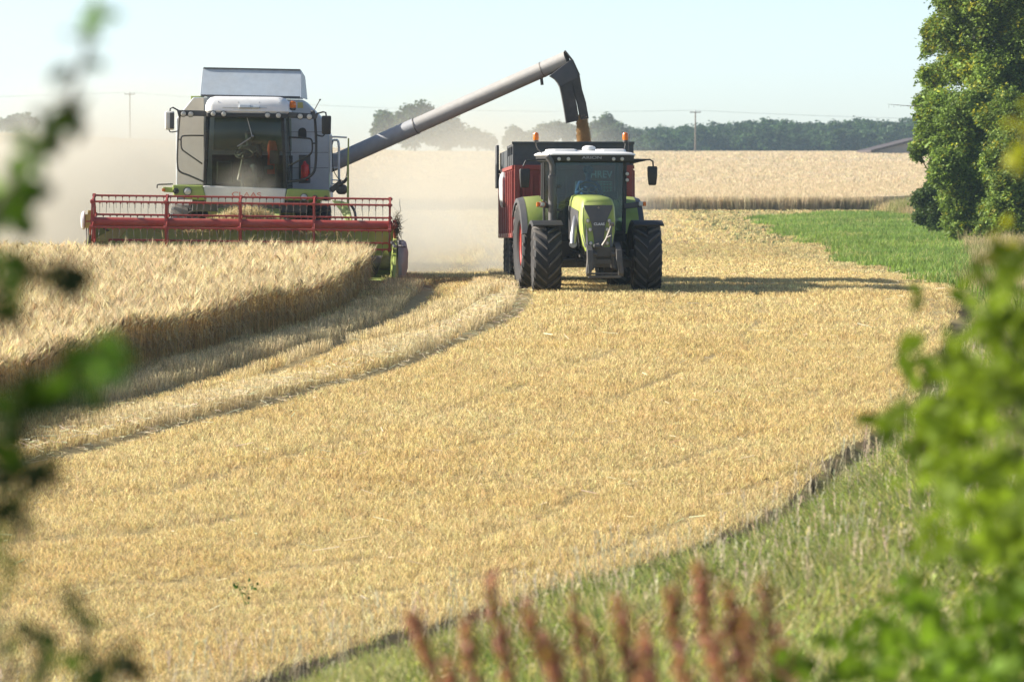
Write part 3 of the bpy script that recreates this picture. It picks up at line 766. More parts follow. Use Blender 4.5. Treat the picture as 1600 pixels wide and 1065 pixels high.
b.build('window_grid', 'red', body)
letters('board_lettering', 'HREV', 0.22, 'faded', body, (HW * 0.47, -0.105, 2.47), depth=0.008, sx=0.9)
for y in (2.3, 3.75):
    for s in (-1, 1):
        wheel('wheel', trl, (s * 1.06, y, 0.63), 0.645, 0.50, 0.30, 26, 0.025, 'rimgrey', 0.22)
b = MB()
for s in (-1, 1):
    b.box((s * 0.45, L0 / 2, 0.98), (0.12, L0, 0.26))
b.box((0, 2.3, 0.66), (1.8, 0.12, 0.12)); b.box((0, 3.75, 0.66), (1.8, 0.12, 0.12)); b.box((0, 3.0, 0.8), (0.9, 1.8, 0.12))
b.bar((-0.4, 0.3, 0.95), (0, -1.75, 0.62), 0.1, 0.14); b.bar((0.4, 0.3, 0.95), (0, -1.75, 0.62), 0.1, 0.14); b.lathe([(0.05, -0.06), (0.09, -0.04), (0.09, 0.04), (0.05, 0.06)], (0, -1.82, 0.60), 'z', 14)
b.lathe([(0.05, 0.9), (0.05, 1.5), (0.1, 1.5)], (0, 0.2, 0), 'z', 14)
for s in (-1, 1): b.box((s * 1.1, 0.9, 0.95), (0.08, 1.4, 0.3))
b.build('chassis', 'dark', trl, bevel=0.01)
MB().loft([[(-HW - 0.10 + dx * k, 2.75 + dy * k * 2.2, z) for dx, dy in ((0.10, -0.12), (-0.03, -0.14), (-0.085, -0.05), (-0.085, 0.05), (-0.03, 0.14), (0.10, 0.12))] for z, k in ((1.78, 0.4), (1.86, 0.8), (2.1, 1.0), (2.4, 1.0), (2.52, 0.75), (2.58, 0.3))]).build('side_tank', 'rimgrey', trl, smooth=True, sharp=60)
MB().box((-HW - 0.1, L0 - 0.3, 2.75), (0.06, 0.6, 1.0)).build('tail_post', 'charcoal', trl, bevel=0.01)
# ------------------------------------------------------------------ combine harvester (cab glass foot near local y = 0, front faces -y)
CX, CY, CYAW, CROLL = -5.97, 87.0, R(1.5), R(0.75)
comb = tag(empty('combine_harvester', (CX, CY, float(zf(86)) + 0.0), (0, CROLL, CYAW)), 'large white and lime green combine harvester with a wide red reel cutting the wheat', 'combine harvester')
K = comb
_ci = comb.matrix_basis.inverted()
def C(px, py, y):
    o = _ci @ Vector((0, 0, CAMH)); d = _ci.to_3x3() @ ray(px, py)
    return o + d * ((y - o.y) / d.y)
def CXZ(px, py, y):
    p = C(px, py, y); return (p.x, p.z)

# drive wheels, rear wheels, chassis
for s in (-1, 1):
    wheel('front_wheel', K, (s * 1.42, 1.15, 0.88), 0.92, 0.80, 0.45, 18, 0.06, 'rimgrey', 0.34)
    wheel('rear_wheel', K, (s * 1.25, 5.2, 0.62), 0.64, 0.50, 0.32, 16, 0.04, 'rimgrey', 0.34)
b = MB()
b.box((0, 3.2, 1.15), (1.5, 5.2, 0.7)); b.box((0, 1.15, 0.9), (2.0, 0.4, 0.45)); b.box((0, 5.2, 0.65), (2.1, 0.2, 0.2)); b.box((0, 0.7, 1.75), (2.6, 1.2, 0.3)); b.box((0, 0.75, 1.4), (1.3, 1.2, 0.6))
b.build('chassis', 'dark', K, bevel=0.02)
# body behind the cab: grain tank walls with sloping shoulders, rear hood
TY0 = 1.75
outl = [CXZ(x, y, TY0) for x, y in [(275, 312), (275, 186), (302, 152), (474, 156), (508, 190), (515, 214), (516, 312)]]
b = MB()
b.loft([[(x, TY0, z) for x, z in outl], [(x, 5.0, z) for x, z in outl]])
body = b.build('grain_tank', 'greypaint', K, bevel=0.03)
b = MB(); b.hexa([(-1.5, 5.0, 1.1), (1.5, 5.0, 1.1), (1.4, 7.6, 1.3), (-1.4, 7.6, 1.3), (-1.5, 5.0, 3.2), (1.5, 5.0, 3.2), (1.35, 7.4, 2.4), (-1.35, 7.4, 2.4)])
b.build('rear_hood', 'olive', K, bevel=0.05)
q = [CXZ(x, y, TY0 + 0.6) for x, y in [(298, 150), (317, 150), (317, 192), (298, 192)]]
MB().loft([[(x, TY0 + 0.6, z) for x, z in q], [(x, TY0 + 0.9, z) for x, z in q]]).build('green_panel', 'olive', K, bevel=0.01)
lp = [CXZ(x, y, TY0) for x, y in [(276, 288), (276, 187), (303, 154), (319, 153), (319, 288)]]
MB().plate(lp, lambda x, z: TY0 + 0.02 - 0.30 * (x - lp[0][0]), 0.015).loft([[(x, TY0 - 0.3 * (x - lp[0][0]) + e, z) for e in (0.02, 0.3)] + [(x + 0.001, TY0 + 0.2, z)] for x, z in ((lp[4][0], lp[4][1]), (lp[3][0], lp[3][1]))]).build('tilted_side_panel', 'beige', K)  # plate added over the tank front, tilted left so it catches the sun
# seams on the tank front, arch opening's shade as a black plate, extinguisher niche
def onfront(pts, y, t, name, mat, par, **k):
    return MB().plate([CXZ(a, c, y) for a, c in pts], lambda x, z: y, t).build(name, mat, par, **k)
arch = [(466, 216), (466, 206)] + [(472.5 + 6.5 * math.cos(a), 206 - 6.5 * math.sin(a)) for a in np.linspace(math.pi * 0.85, math.pi * 0.15, 6)] + [(479, 206), (479, 216)]
onfront(arch, TY0 - 0.002, 0.012, 'arch_shade_plate', 'black', body)
onfront([(467, 242), (485, 242), (485, 286), (467, 286)], TY0 - 0.002, 0.015, 'niche_panel', 'charcoal', body, bevel=0.004)
ext = C(476, 268, TY0 - 0.14)
MB().lathe([(0.02, 0.42), (0.035, 0.40), (0.04, 0.36), (0.085, 0.30), (0.09, 0.25), (0.09, 0.0), (0.08, -0.02)], (ext.x, ext.y, ext.z - 0.18), 'z', 14).tube([(ext.x, ext.y, ext.z + 0.2), (ext.x + 0.08, ext.y - 0.03, ext.z + 0.15), (ext.x + 0.1, ext.y, ext.z - 0.05)], 0.014, 6).build('fire_extinguisher', 'redlens', K, smooth=True)
onfront([(514.6, 186), (516.4, 190), (516.4, 290), (514.6, 290)], TY0 - 0.004, 0.01, 'corner_seam', 'white', body)
for y_ in (238, 206, 262):
    onfront([(449, y_), (513, y_), (513, y_ + 0.7), (449, y_ + 0.7)], TY0 - 0.002, 0.004, 'panel_seam', 'charcoal', body)
sk = C(462, 166, TY0 - 0.004)
onfront([(465, 160), (473, 160), (474, 169), (465, 169)], TY0 - 0.003, 0.004, 'yellow_sticker', pmat('faded_yellow_sticker', (0.5, 0.42, 0.12), 0.6), body)
# opened hopper cover above
p = [C(318, 107, 2.2), C(469.5, 110, 2.2), C(469, 152.5, 1.7), C(314.5, 149.5, 1.7)]
b = MB(); n = Vector((0, 0.035, 0))
b.hexa([p[3], p[2], p[2] + n, p[3] + n, p[0], p[1], p[1] + n, p[0] + n])
b.hexa([p[2], p[2] + Vector((0.03, 0, 0)), p[2] + Vector((0.10, 2.6, 0)), p[2] + Vector((0.07, 2.6, 0)), p[1], p[1] + Vector((0.02, 0, 0)), p[1] + Vector((0.06, 1.8, -0.1)), p[1] + Vector((0.04, 1.8, -0.1))])
b.hexa([p[3], p[3] + Vector((-0.03, 0, 0)), p[3] + Vector((-0.10, 2.6, 0)), p[3] + Vector((-0.07, 2.6, 0)), p[0], p[0] + Vector((-0.02, 0, 0)), p[0] + Vector((-0.06, 1.8, -0.1)), p[0] + Vector((-0.04, 1.8, -0.1))])
b.hexa([p[3] + Vector((0, 2.4, 0)), p[2] + Vector((0, 2.4, 0)), p[2] + Vector((0, 2.44, 0)), p[3] + Vector((0, 2.44, 0)), p[0] + Vector((0, 1.7, -0.1)), p[1] + Vector((0, 1.7, -0.1)), p[1] + Vector((0, 1.74, -0.1)), p[0] + Vector((0, 1.74, -0.1))])
hop = b.build('hopper_cover', 'greypaint', K, bevel=0.006)
b = MB().bar(p[0] + Vector((0, -.01, 0.01)), p[1] + Vector((0, -.01, 0.01)), 0.05, 0.03).bar(p[3] + Vector((0, -.015, 0)), p[2] + Vector((0, -.015, 0)), 0.04, 0.05)
b.build('cover_edge', 'charcoal', hop)

# cab
g = {}
gy = lambda py: np.interp(py, [172, 200, 240, 270, 294], [-0.22, -0.30, -0.26, -0.12, 0.03])
b = MB(); rows = []
for py in np.linspace(174, 294, 9):
    xl, xr = np.interp(py, [174, 294], [324, 320]), np.interp(py, [174, 294], [441, 446])
    row = []
    for t in np.linspace(0, 1, 9):
        bow = 0.12 * (1 - (2 * t - 1) ** 2)
        row.append(C(xl + (xr - xl) * t, py, gy(py) + 0.08 - bow))
    rows.append(row)
vs = [v for r_ in rows for v in r_]; fs = [(i * 9 + j, i * 9 + j + 1, (i + 1) * 9 + j + 1, (i + 1) * 9 + j) for i in range(8) for j in range(8)]
b.add(vs, fs)
ws = b.build('windscreen', 'dustglass', K, smooth=True)
b = MB()
for a, c in ((0, 'l'), (8, 'r')):
    pts = [r_[a] for r_ in rows]; s = -1 if a == 0 else 1
    b = MB()
    for i in range(8): b.bar(pts[i], pts[i + 1], 0.07, 0.09, up=(0, 1, 0))
    b.build('windscreen_pillar', 'black', K, bevel=0.01)
pl0, pl1, pr0, pr1 = rows[-1][0], rows[0][0], rows[-1][8], rows[0][8]
b = MB()
for s, q0, q1 in ((-1, pl0, pl1), (1, pr0, pr1)):
    r0, r1 = Vector((q0.x + s * 0.08, 1.35, q0.z)), Vector((q1.x + s * 0.05, 1.35, q1.z))
    b.bar(r0, r1, 0.09, 0.1, up=(0, 1, 0)); b.bar(q0, r0, 0.08, 0.08); b.bar(q1, r1, 0.08, 0.08)
    m0, m1 = q0.lerp(r0, 0.78), q1.lerp(r1, 0.78); b.bar(m0, m1, 0.06, 0.06, up=(0, 1, 0))
b.box((0, 1.4, (pl0.z + pl1.z) / 2 - 0.55), (1.85, 0.05, 0.9)); b.box(((pl0.x + pr0.x) / 2, 0.7, pl0.z - 0.08), (1.95, 1.4, 0.1)); b.box(((pl0.x + pr0.x) / 2, 0.6, pl1.z + 0.03), (1.8, 1.5, 0.05))
b.build('cab_frame', 'black', K, bevel=0.01)
for s, q0, q1 in ((-1, pl0, pl1), (1, pr0, pr1)):
    pane(q0 + Vector((s * .03, .06, .05)), Vector((q0.x + s * .11, 1.3, q0.z + .05)), Vector((q1.x + s * .08, 1.3, q1.z - .04)), q1 + Vector((s * .03, .06, -.04)), 'dustglass', K, 'side_window')
pane(Vector((-0.9, 1.44, 3.0)), Vector((0.9, 1.44, 3.0)), Vector((0.88, 1.44, 3.75)), Vector((-0.88, 1.44, 3.75)), 'dustglass', K, 'rear_window')
# roof of the cab
rl, rr_ = C(321, 165, -0.35).x, C(452, 165, -0.35).x; cx = (rl + rr_) / 2; hw = (rr_ - rl) / 2
zt, zbm = C(388, 151, -0.3).z, C(388, 177, -0.45).z
rings = []
for k, y0, t in ((0.96, -0.52, 0.0), (1.0, -0.55, 0.12), (0.995, -0.53, 0.45), (0.95, -0.47, 0.75), (0.88, -0.38, 0.92), (0.78, -0.2, 1.0)):
    rings.append([(cx + x, y, zbm + (zt - zbm) * t - 0.0) for x, y in rounded(hw * k, y0, 1.55, 0.18)])
croof = MB().loft(rings).build('cab_roof', 'roofwhite', K, smooth=True)
zr = zbm + 0.07
MB().box((cx - 0.05, -0.52, zr + 0.06), (0.26, 0.14, 0.08), rot=(-25, 0, 0)).box((cx + 0.18, -0.53, zr + 0.05), (0.2, 0.12, 0.05), rot=(-25, 0, 0)).build('roof_scoop', 'greypaint', croof, bevel=0.015)
b = MB()
for px in (341, 372, 405, 436): 
    a = C(px, 157, -0.5); b.bar((a.x, -0.50, zbm + 0.24), (a.x, -0.36, zt - 0.03), 0.012, 0.012)
b.bar((cx - 0.55, -0.549, zbm + 0.12), (cx + 0.45, -0.549, zbm + 0.12), 0.01, 0.01)
b.build('roof_seams', 'greyletter', croof)
b = MB().box((cx, -0.45, zbm - 0.05), (2 * hw * 0.95, 0.22, 0.10)).box((cx, 0.5, zbm - 0.04), (2 * hw * 0.97, 1.9, 0.06))
b.build('roof_visor', 'black', croof, bevel=0.02)
for px, py in ((333, 177.5), (349.5, 178), (418, 180), (435, 180.5)):
    a = C(px, py, -0.56); lamp('work_light', K, a, 0.062, 0.07, 'black', 'lens')
# side light bars and door frames
for pts, lights in (([(276, 172), (325, 173), (325, 182), (285, 181), (279, 183)], ((286.5, 178), (298, 178.5))), ([(447, 175), (497, 178), (494, 186), (448, 184)], ((469, 182), (483.5, 182.5)))):
    b = MB(); ring0 = [C(x, y, -0.30) for x, y in pts]; ring1 = [v + Vector((0, 0.25, 0.0)) for v in ring0]
    o = b.loft([ring0, ring1]).build('light_bar', 'charcoal', K, bevel=0.01)
    for px, py in lights: lamp('work_light', o, C(px, py, -0.34), 0.066, 0.05, 'black', 'lens')
def ctube(pts, r, name, mat, par=K):
    return MB().tube([C(*q) for q in smooth_line(pts, 4)], r, 8).build(name, mat, par, smooth=True)
ctube([(281, 180, -0.2), (278, 215, -0.2), (277, 255, -0.2), (281, 268, -0.18), (295, 274, -0.12), (318, 284, 0.0)], 0.022, 'door_rail', 'dark')
ctube([(318, 212, 0.0), (292, 212, -0.15), (284, 214, -0.2), (283, 222, -0.2), (284, 232, -0.2), (290, 238, -0.15), (316, 256, 0.0)], 0.017, 'door_rail', 'dark')
ctube([(492, 184, -0.2), (494, 220, -0.2), (493, 258, -0.2), (488, 272, -0.2), (475, 280, -0.12), (450, 284, 0.0)], 0.03, 'door_rail', 'black')
ctube([(452, 214.5, 0), (478, 216, -0.15), (486, 218, -0.2), (488, 225, -0.2), (487, 238, -0.2), (478, 245, -0.1), (450, 260, 0.0)], 0.02, 'door_rail', 'black')
MB().tube([C(487, 224, -0.2), C(494, 224, -0.2)], 0.018, 8).build('rail_joint', 'black', K)
MB().tube([C(283, 218, -0.2), C(278, 218, -0.2)], 0.014, 8).build('rail_joint', 'dark', K)
beacon(K, C(457.5, 169, -0.2), 0.078, 0.16, None)
# mirrors
a = C(265, 188.5, -0.3)
mirror(K, [C(281, 174, -0.25), C(270, 168, -0.3), C(266, 170, -0.3), C(265, 178, -0.3)], a, 0.21, 0.42, d=0.12, taper=0.98, body='white')
ctube([(264, 203, -0.3), (267, 206.5, -0.3), (278, 205, -0.25)], 0.014, 'mirror_stay', 'dark')
pm_ = MB().box((a.x + 0.06, a.y - 0.068, a.z), (0.10, 0.012, 0.36)).build('mirror_glass', 'charcoal', K, bevel=0.004)
a = C(510, 195.5, -0.3)
mirror(K, [C(494, 178, -0.25), C(505, 175, -0.3), C(509, 176, -0.3), C(510, 184, -0.3)], a, 0.215, 0.42, d=0.12, taper=0.96)
ctube([(495, 211, -0.25), (504, 213, -0.3), (508, 208, -0.3)], 0.016, 'mirror_stay', 'black')
a = C(489, 176, 0.2); e = C(500, 156, 0.2)
MB().ball(a, 0.055).tube([a, e], 0.012, 6).ball(e, 0.025, n=8).build('aerial', 'dark', K, smooth=True)
# front of the platform: white centre panel, green corner panels with lamps
yb = -0.12
def slab(pts, y0, y1, name, mat, **k):
    return MB().loft([[C(x, y, y0) for x, y in pts], [C(x, y, y0) + Vector((0, y1 - y0, 0)) for x, y in pts]]).build(name, mat, K, **k)
slab([(317, 290), (448, 295), (444, 318), (322, 316)], yb, 0.5, 'front_panel', 'white', bevel=0.03)
pa = C(385, 304.5, yb)
letters('panel_lettering', 'CLAAS', 0.155, 'redletter', K, (pa.x, yb - 0.006, pa.z), rot=(90, 0.75, 0), sx=1.45)
slab([(269, 289), (316, 290), (323, 312), (310, 313), (271, 306)], yb - 0.03, 1.2, 'corner_panel', 'green', bevel=0.03)
slab([(449, 295), (514, 297), (516, 314), (445, 313)], yb - 0.03, 1.2, 'corner_panel', 'green', bevel=0.03)
slab([(254, 292), (271, 293), (271, 301), (255, 300)], yb + 0.1, 0.5, 'corner_bracket', 'green', bevel=0.02)
slab([(253, 294.5), (258, 294.5), (258, 299), (253, 299)], yb + 0.06, yb + 0.12, 'side_reflector', 'amber', bevel=0.005)
for px, py, r in ((275, 298.5, 0.062), (293, 299, 0.085), (475, 308, 0.075), (492, 309.5, 0.062), (509, 310, 0.055)):
    lamp('headlight', K, C(px, py, yb - 0.05), r, 0.08, 'charcoal', 'lens' if px in (293, 475) else 'black')
ctube([(270, 287.5, 0.3), (258, 288, 0.3), (247, 288.5, 0.3), (245.5, 291, 0.3), (245.5, 294, 0.3)], 0.016, 'marker_arm', 'dark')
# access ladder rails and platform at the right
ctube([(516, 300, 0.6), (517, 240, 0.6), (519, 222, 0.6), (524, 219, 0.6), (529, 224, 0.6), (529.5, 260, 0.6), (530, 300, 0.6)], 0.028, 'ladder_rail', 'greypaint')
ctube([(517, 290, 0.2), (517, 218, 0.2), (519, 214.5, 0.2), (525, 214, 0.2), (542, 215, 0.2)], 0.02, 'hand_rail', 'greypaint')
b = MB()
for py in (281, 287): b.tube([C(517, py, 0.6), C(530, py + 1, 0.6)], 0.016, 6)
for py in (262, 240): b.tube([C(517, py, 0.6), C(530, py, 0.6)], 0.016, 6)
b.build('ladder_rungs', 'greypaint', K)
b = MB(); b.bar(C(517, 298, 0.5), C(534, 284, 0.5), 0.16, 0.13); b.ball(C(534, 296, 0.5), (0.14, 0.14, 0.13)); b.tube([C(528, 290, 0.4), C(538, 284, 0.4), C(543, 278, 0.4)], 0.04, 8)
b.build('reel_drive', 'dark', K, bevel=0.01)
ctube([(519, 220, 0.3), (520, 260, 0.3), (528, 278, 0.3), (538, 282, 0.3), (542, 270, 0.3), (542.5, 258, 0.3)], 0.01, 'cable', 'black')
MB().tube([C(544.5, 216, 0.1), C(544, 262, 0.1), C(543.5, 330, 0.1)], [0.018, 0.022, 0.028], 8).build('marker_pole', 'olive', K)
# cab interior
b = MB(); b.box((0.0, 0.75, 2.45), (0.55, 0.5, 0.14)); b.hexa([(-0.26, 0.95, 2.5), (0.26, 0.95, 2.5), (0.26, 1.08, 2.5), (-0.26, 1.08, 2.5), (-0.22, 1.05, 3.2), (0.22, 1.05, 3.2), (0.22, 1.15, 3.2), (-0.22, 1.15, 3.2)]); b.box((0, 0.75, 2.28), (0.35, 0.35, 0.25)); b.box((0.42, 0.6, 2.62), (0.2, 0.6, 0.1)); b.box((-0.6, 0.8, 2.5), (0.35, 0.5, 0.5))
b.build('driver_seat', 'seat', K, bevel=0.03)
s0, s1 = C(373, 282, -0.05), C(381, 243, 0.15)
b = MB().tube([s0, s1], [0.05, 0.035], 10); ring = [(s1.x + 0.2 * math.cos(t), s1.y + 0.05 + 0.2 * math.sin(t) * 0.8, s1.z + 0.04 + 0.2 * math.sin(t) * 0.55) for t in np.linspace(0, 2 * math.pi, 25)]
b.tube(ring, 0.018, 8, cap=False); b.bar((s1.x - .18, s1.y + .05, s1.z + .04), (s1.x + .18, s1.y + .05, s1.z + .04), 0.05, 0.02)
b.build('steering_wheel', 'tarnish', K, smooth=True)
MB().tube([C(371, 229, -0.33), C(392, 215, -0.38)], 0.016, 6).ball(C(394.5, 213, -0.38), 0.035, n=8).tube([C(385, 180, -0.38), C(394, 213, -0.38)], 0.010, 6).build('wiper', 'steel', K)
MB().box((0.55, 0.25, 2.85), (0.22, 0.05, 0.3), rot=(0, 0, -20)).tube([(0.58, 0.3, 2.2), (0.57, 0.28, 2.8)], 0.02, 8).build('control_screen', 'black', K, bevel=0.01)
mc = comb.matrix_basis
person('person', 'driver in a grey shirt sitting behind the dusty windscreen of the combine harvester', mc @ Vector((-0.04, 0.72, 2.52)), CYAW, 'paleshirt', hands=((-0.12, -0.42, 0.42), (0.18, -0.42, 0.42)))
p0 = C(425, 220, 0.5)
rings = []
for t in np.linspace(0, 1, 8):
    z = p0.z - t * 0.76; w = 0.075 + 0.045 * min(1, t * 4) - 0.03 * t + 0.006 * math.sin(t * 9); d = 0.05 + 0.02 * math.sin(t * 7)
    rings.append([(p0.x + w * math.cos(a) * (1 + .18 * math.sin(3 * a + t * 4)), p0.y + d * math.sin(a), z) for a in np.linspace(0, 2 * math.pi, 13)[:-1]])
jk = MB().loft(rings); pass
jk = [mc @ Vector(v) for v in jk.v], jk.f
o = MB(); o.add(jk[0], jk[1]); tag(o.build('jacket', 'orange', None, smooth=True), 'orange jacket hanging inside the cab of the combine harvester', 'jacket')

# unloading auger
a0, a1 = C(486, 270, 2.6), C(887, 91.5, 0.6)
def along(t): return a0.lerp(a1, t)
ax = (a1 - a0).normalized()
au = MB().tube([along(0), along(0.415)], 0.192, 28).build('auger_tube', 'tubeshade', K, smooth=True)
MB().tube([along(0.415), along(0.425), along(0.9), along(0.95), along(0.998)], [0.186, 0.182, 0.180, 0.179, 0.178], 28).build('outer_tube', 'tubelit', au, smooth=True)
b = MB()
for t in (0.415, 0.905): MB().tube([along(t - 0.0015), along(t + 0.0015)], 0.199 if t < 0.8 else 0.186, 28).build('joint_ring', 'tarnish', au, smooth=True)
MB().tube([along(0.0) + Vector((-0.25, 0.1, -0.5)), along(-0.01)], 0.3, 20).tube([along(0.9) + Vector((0, 0, -0.17)), along(0.9) + Vector((0.02, 0, -0.34))], 0.035, 8).build('auger_elbow', 'dark', au, smooth=True)
# spout bending downwards, then a split rubber flap
def sect(px0, py0, px1, py1, y, hd):
    l, r_ = C(px0, py0, y), C(px1, py1, y)
    m = [(0, -hd), (0.12, -hd * 1.0), (0.88, -hd), (1, -hd * 0.9), (1, hd * 0.9), (0.88, hd), (0.12, hd), (0, hd)]
    return [l.lerp(r_, t) + Vector((0, dy, 0)) for t, dy in m]
y_ = 0.6
b = MB().loft([sect(858, 119, 892, 93, y_, 0.195), sect(866, 124, 898.5, 104, y_, 0.215), sect(871, 130, 903, 114, y_, 0.22), sect(874, 136, 905, 121, y_, 0.22)])
sp = b.build('spout', 'charcoal', au, bevel=0.01)
MB().loft([sect(881.5, 79.5, 883.5, 79, y_, 0.12), sect(893, 95, 895.5, 94.5, y_, 0.2), sect(903.5, 118, 906, 117.5, y_, 0.215)]).build('spout_lip', 'rubberflap', sp)
b = MB()
fl = [(873, 130, 904, 117), (877, 148, 908, 140), (881, 170, 914, 160), (884.5, 193, 918.5, 185)]
for (u0, u1, v0, v1) in ((0.0, 0.10, 0, 0), (0.13, 0.585, 0, 0), (0.66, 1.0, 0, 0)):
    # three tongues of rubber round the front, wrapped a little in depth
    for side in (-1, 1):
        rings = []
        for k, (xa, ya, xb, yb_) in enumerate(fl):
            gap = 0.035 * (1 - k / 3)
            l, r_ = C(xa, ya, y_), C(xb, yb_, y_)
            aa, bb = l.lerp(r_, max(0, u0 - gap)), l.lerp(r_, min(1, u1 + gap))
            dy = side * (0.215 - 0.01 * k)
            rings.append([aa + Vector((0, dy, 0)), bb + Vector((0, dy, 0)), bb + Vector((0, dy + 0.014, 0)), aa + Vector((0, dy + 0.014, 0))])
        b.loft(rings)
for xx in (0, 1):
    rings = []
    for k, (xa, ya, xb, yb_) in enumerate(fl):
        l = C(xa, ya, y_) if xx == 0 else C(xb, yb_, y_)
        rings.append([l + Vector((0, -0.215 + 0.01 * k, 0)), l + Vector((0.014, -0.215 + 0.01 * k, 0)), l + Vector((0.014, 0.215 - 0.01 * k, 0)), l + Vector((0, 0.215 - 0.01 * k, 0))])
    b.loft(rings)
b.build('rubber_flap', 'rubberflap', sp)
# grain pouring from the spout
mc = comb.matrix_basis
n = 22000
t = rng.random(n) ** 0.8
g0a, g0b = mc @ C(901, 180, y_), mc @ C(917, 178, y_); g1a, g1b = mc @ C(901, 232, y_), mc @ C(926, 232, y_)
u = rng.beta(1.6, 1.6, n); u = np.where(rng.random(n) < 0.35, rng.beta(5, 9, n) * 0.6, u)
def mixv(a, b_, q): return np.array(a)[None] * (1 - q[:, None]) + np.array(b_)[None] * q[:, None]
P = mixv(g0a, g0b, u) * (1 - t[:, None]) + mixv(g1a, g1b, u) * t[:, None]
P[:, 1] += rng.normal(0, 0.09, n); P[:, :1] += rng.normal(0, 0.012, (n, 1))
kern = joinv(strip([(0, 0, -0.012), (0, 0, 0.0), (0, 0, 0.012)], [0.004, 0.014, 0.004]), rotv(strip([(0, 0, -0.012), (0, 0, 0.0), (0, 0, 0.012)], [0.004, 0.014, 0.004]), 90))
gr = scatter('falling_grain', [kern], P, rng.random(n) * 6.28, rng.normal(0, 0.2, (n, 2)), 0.45 + rng.random(n) * 0.4, tonecol((0.52, 0.36, 0.17), n, 0.22), 'grain')
tag(gr, 'golden grain pouring from the spout into the trailer', 'grain', kind='stuff')

# ------------------------------------------------------------------ header with reel
HY = -3.0
def H(px, py, y=HY): return C(px, py, y)
hx0, hx1 = H(143, 345).x, H(613, 345).x
zc = (H(146, 345).z + H(610, 350).z) / 2
RRr = 0.575
b = MB()
xw0, xw1 = H(140, 380, -2.2).x, H(620, 380, -2.2).x
zt_, zl_ = 1.28, 0.28
b.hexa([(xw0, -1.75, zl_), (xw1, -1.75, zl_), (xw1, -1.65, zl_), (xw0, -1.65, zl_), (xw0, -1.75, zt_), (xw1, -1.75, zt_), (xw1, -1.65, zt_), (xw0, -1.65, zt_)])
b.hexa([(xw0, -3.25, 0.16), (xw1, -3.25, 0.16), (xw1, -1.7, 0.24), (xw0, -1.7, 0.24), (xw0, -3.25, 0.19), (xw1, -3.25, 0.19), (xw1, -1.7, 0.28), (xw0, -1.7, 0.28)])
b.box(((xw0 + xw1) / 2, -1.76, zt_ + 0.03), (xw1 - xw0, 0.16, 0.07)); b.box(((xw0 + xw1) / 2, -1.79, 0.86), (xw1 - xw0, 0.08, 0.05))
for s, x in ((-1, xw0), (1, xw1)):
    b.loft([[(x - 0.02, y, z) for y, z in ((-3.4, 0.18), (-1.65, 0.14), (-1.65, zt_), (-2.0, zt_), (-2.9, 0.75), (-3.4, 0.4))], [(x + 0.02, y, z) for y, z in ((-3.4, 0.18), (-1.65, 0.14), (-1.65, zt_), (-2.0, zt_), (-2.9, 0.75), (-3.4, 0.4))]])
head = b.build('header', 'olive', K, bevel=0.008)
# intake auger in the trough and the feeder house behind
b = MB(); b.tube([(xw0 + 0.1, -2.25, 0.55), (xw1 - 0.1, -2.25, 0.55)], 0.16, 18)
for s in (-1, 1):
    prev = None
    for i in range(90):
        th = i * 0.42 * s; x = (xw0 + 0.12 if s < 0 else xw1 - 0.12) - s * i * 0.031
        cur = [(x, -2.25 + r_ * math.cos(th), 0.55 + r_ * math.sin(th)) for r_ in (0.155, 0.29)]
        if prev: b.add([prev[0], prev[1], cur[1], cur[0]], [(0, 1, 2, 3)])
        prev = cur
b.build('intake_auger', 'tarnish', head, smooth=True)
MB().hexa([(-0.75, -1.66, 0.3), (0.75, -1.66, 0.3), (0.7, 0.6, 1.2), (-0.7, 0.6, 1.2), (-0.75, -1.66, 1.15), (0.75, -1.66, 1.15), (0.7, 0.6, 1.85), (-0.7, 0.6, 1.85)]).build('feeder_house', 'olive', K, bevel=0.03)
# knife with fingers
b = MB(); b.box(((xw0 + xw1) / 2, -3.28, 0.18), (xw1 - xw0, 0.08, 0.02))
for k in range(90):
    x = xw0 + 0.04 + k * (xw1 - xw0 - 0.08) / 89; b.add([(x - 0.025, -3.3, 0.17), (x + 0.025, -3.3, 0.17), (x, -3.45, 0.165), (x - 0.025, -3.3, 0.19), (x + 0.025, -3.3, 0.19), (x, -3.45, 0.175)], [(0, 2, 1), (3, 4, 5), (0, 1, 4, 3), (1, 2, 5, 4), (2, 0, 3, 5)])
b.build('knife_bar', 'tarnish', head)
# reel
MB().tube([(hx0, HY, zc - 0.02), (hx1, HY, zc - 0.02)], 0.095, 20).build('reel_tube', 'reelred', head, smooth=True)
angs = [73 + 60 * k for k in range(6)]
for k, a in enumerate(angs):
    y, z = HY + RRr * math.cos(R(a)), zc + RRr * math.sin(R(a))
    b = MB(); b.tube([(hx0, y, z), (hx1, y, z)], 0.022, 8)
    n = 44
    for i in range(n):
        x = hx0 + 0.06 + i * (hx1 - hx0 - 0.12) / (n - 1)
        b.box((x, y, z - 0.028), (0.028, 0.05, 0.035), rot=(random.uniform(-8, 8), 0, 0))
    o_b = b
    for i in range(n):
        x = hx0 + 0.06 + i * (hx1 - hx0 - 0.12) / (n - 1); j = random.uniform(-.012, .012)
        b.tube([(x, y, z - 0.03), (x + j, y - 0.015, z - 0.16), (x + j * 2, y + 0.03, z - 0.27)], [0.0065, 0.006, 0.004], 5, m=1)
    b.build('reel_bat', ['reelred', 'tarnish'], head)
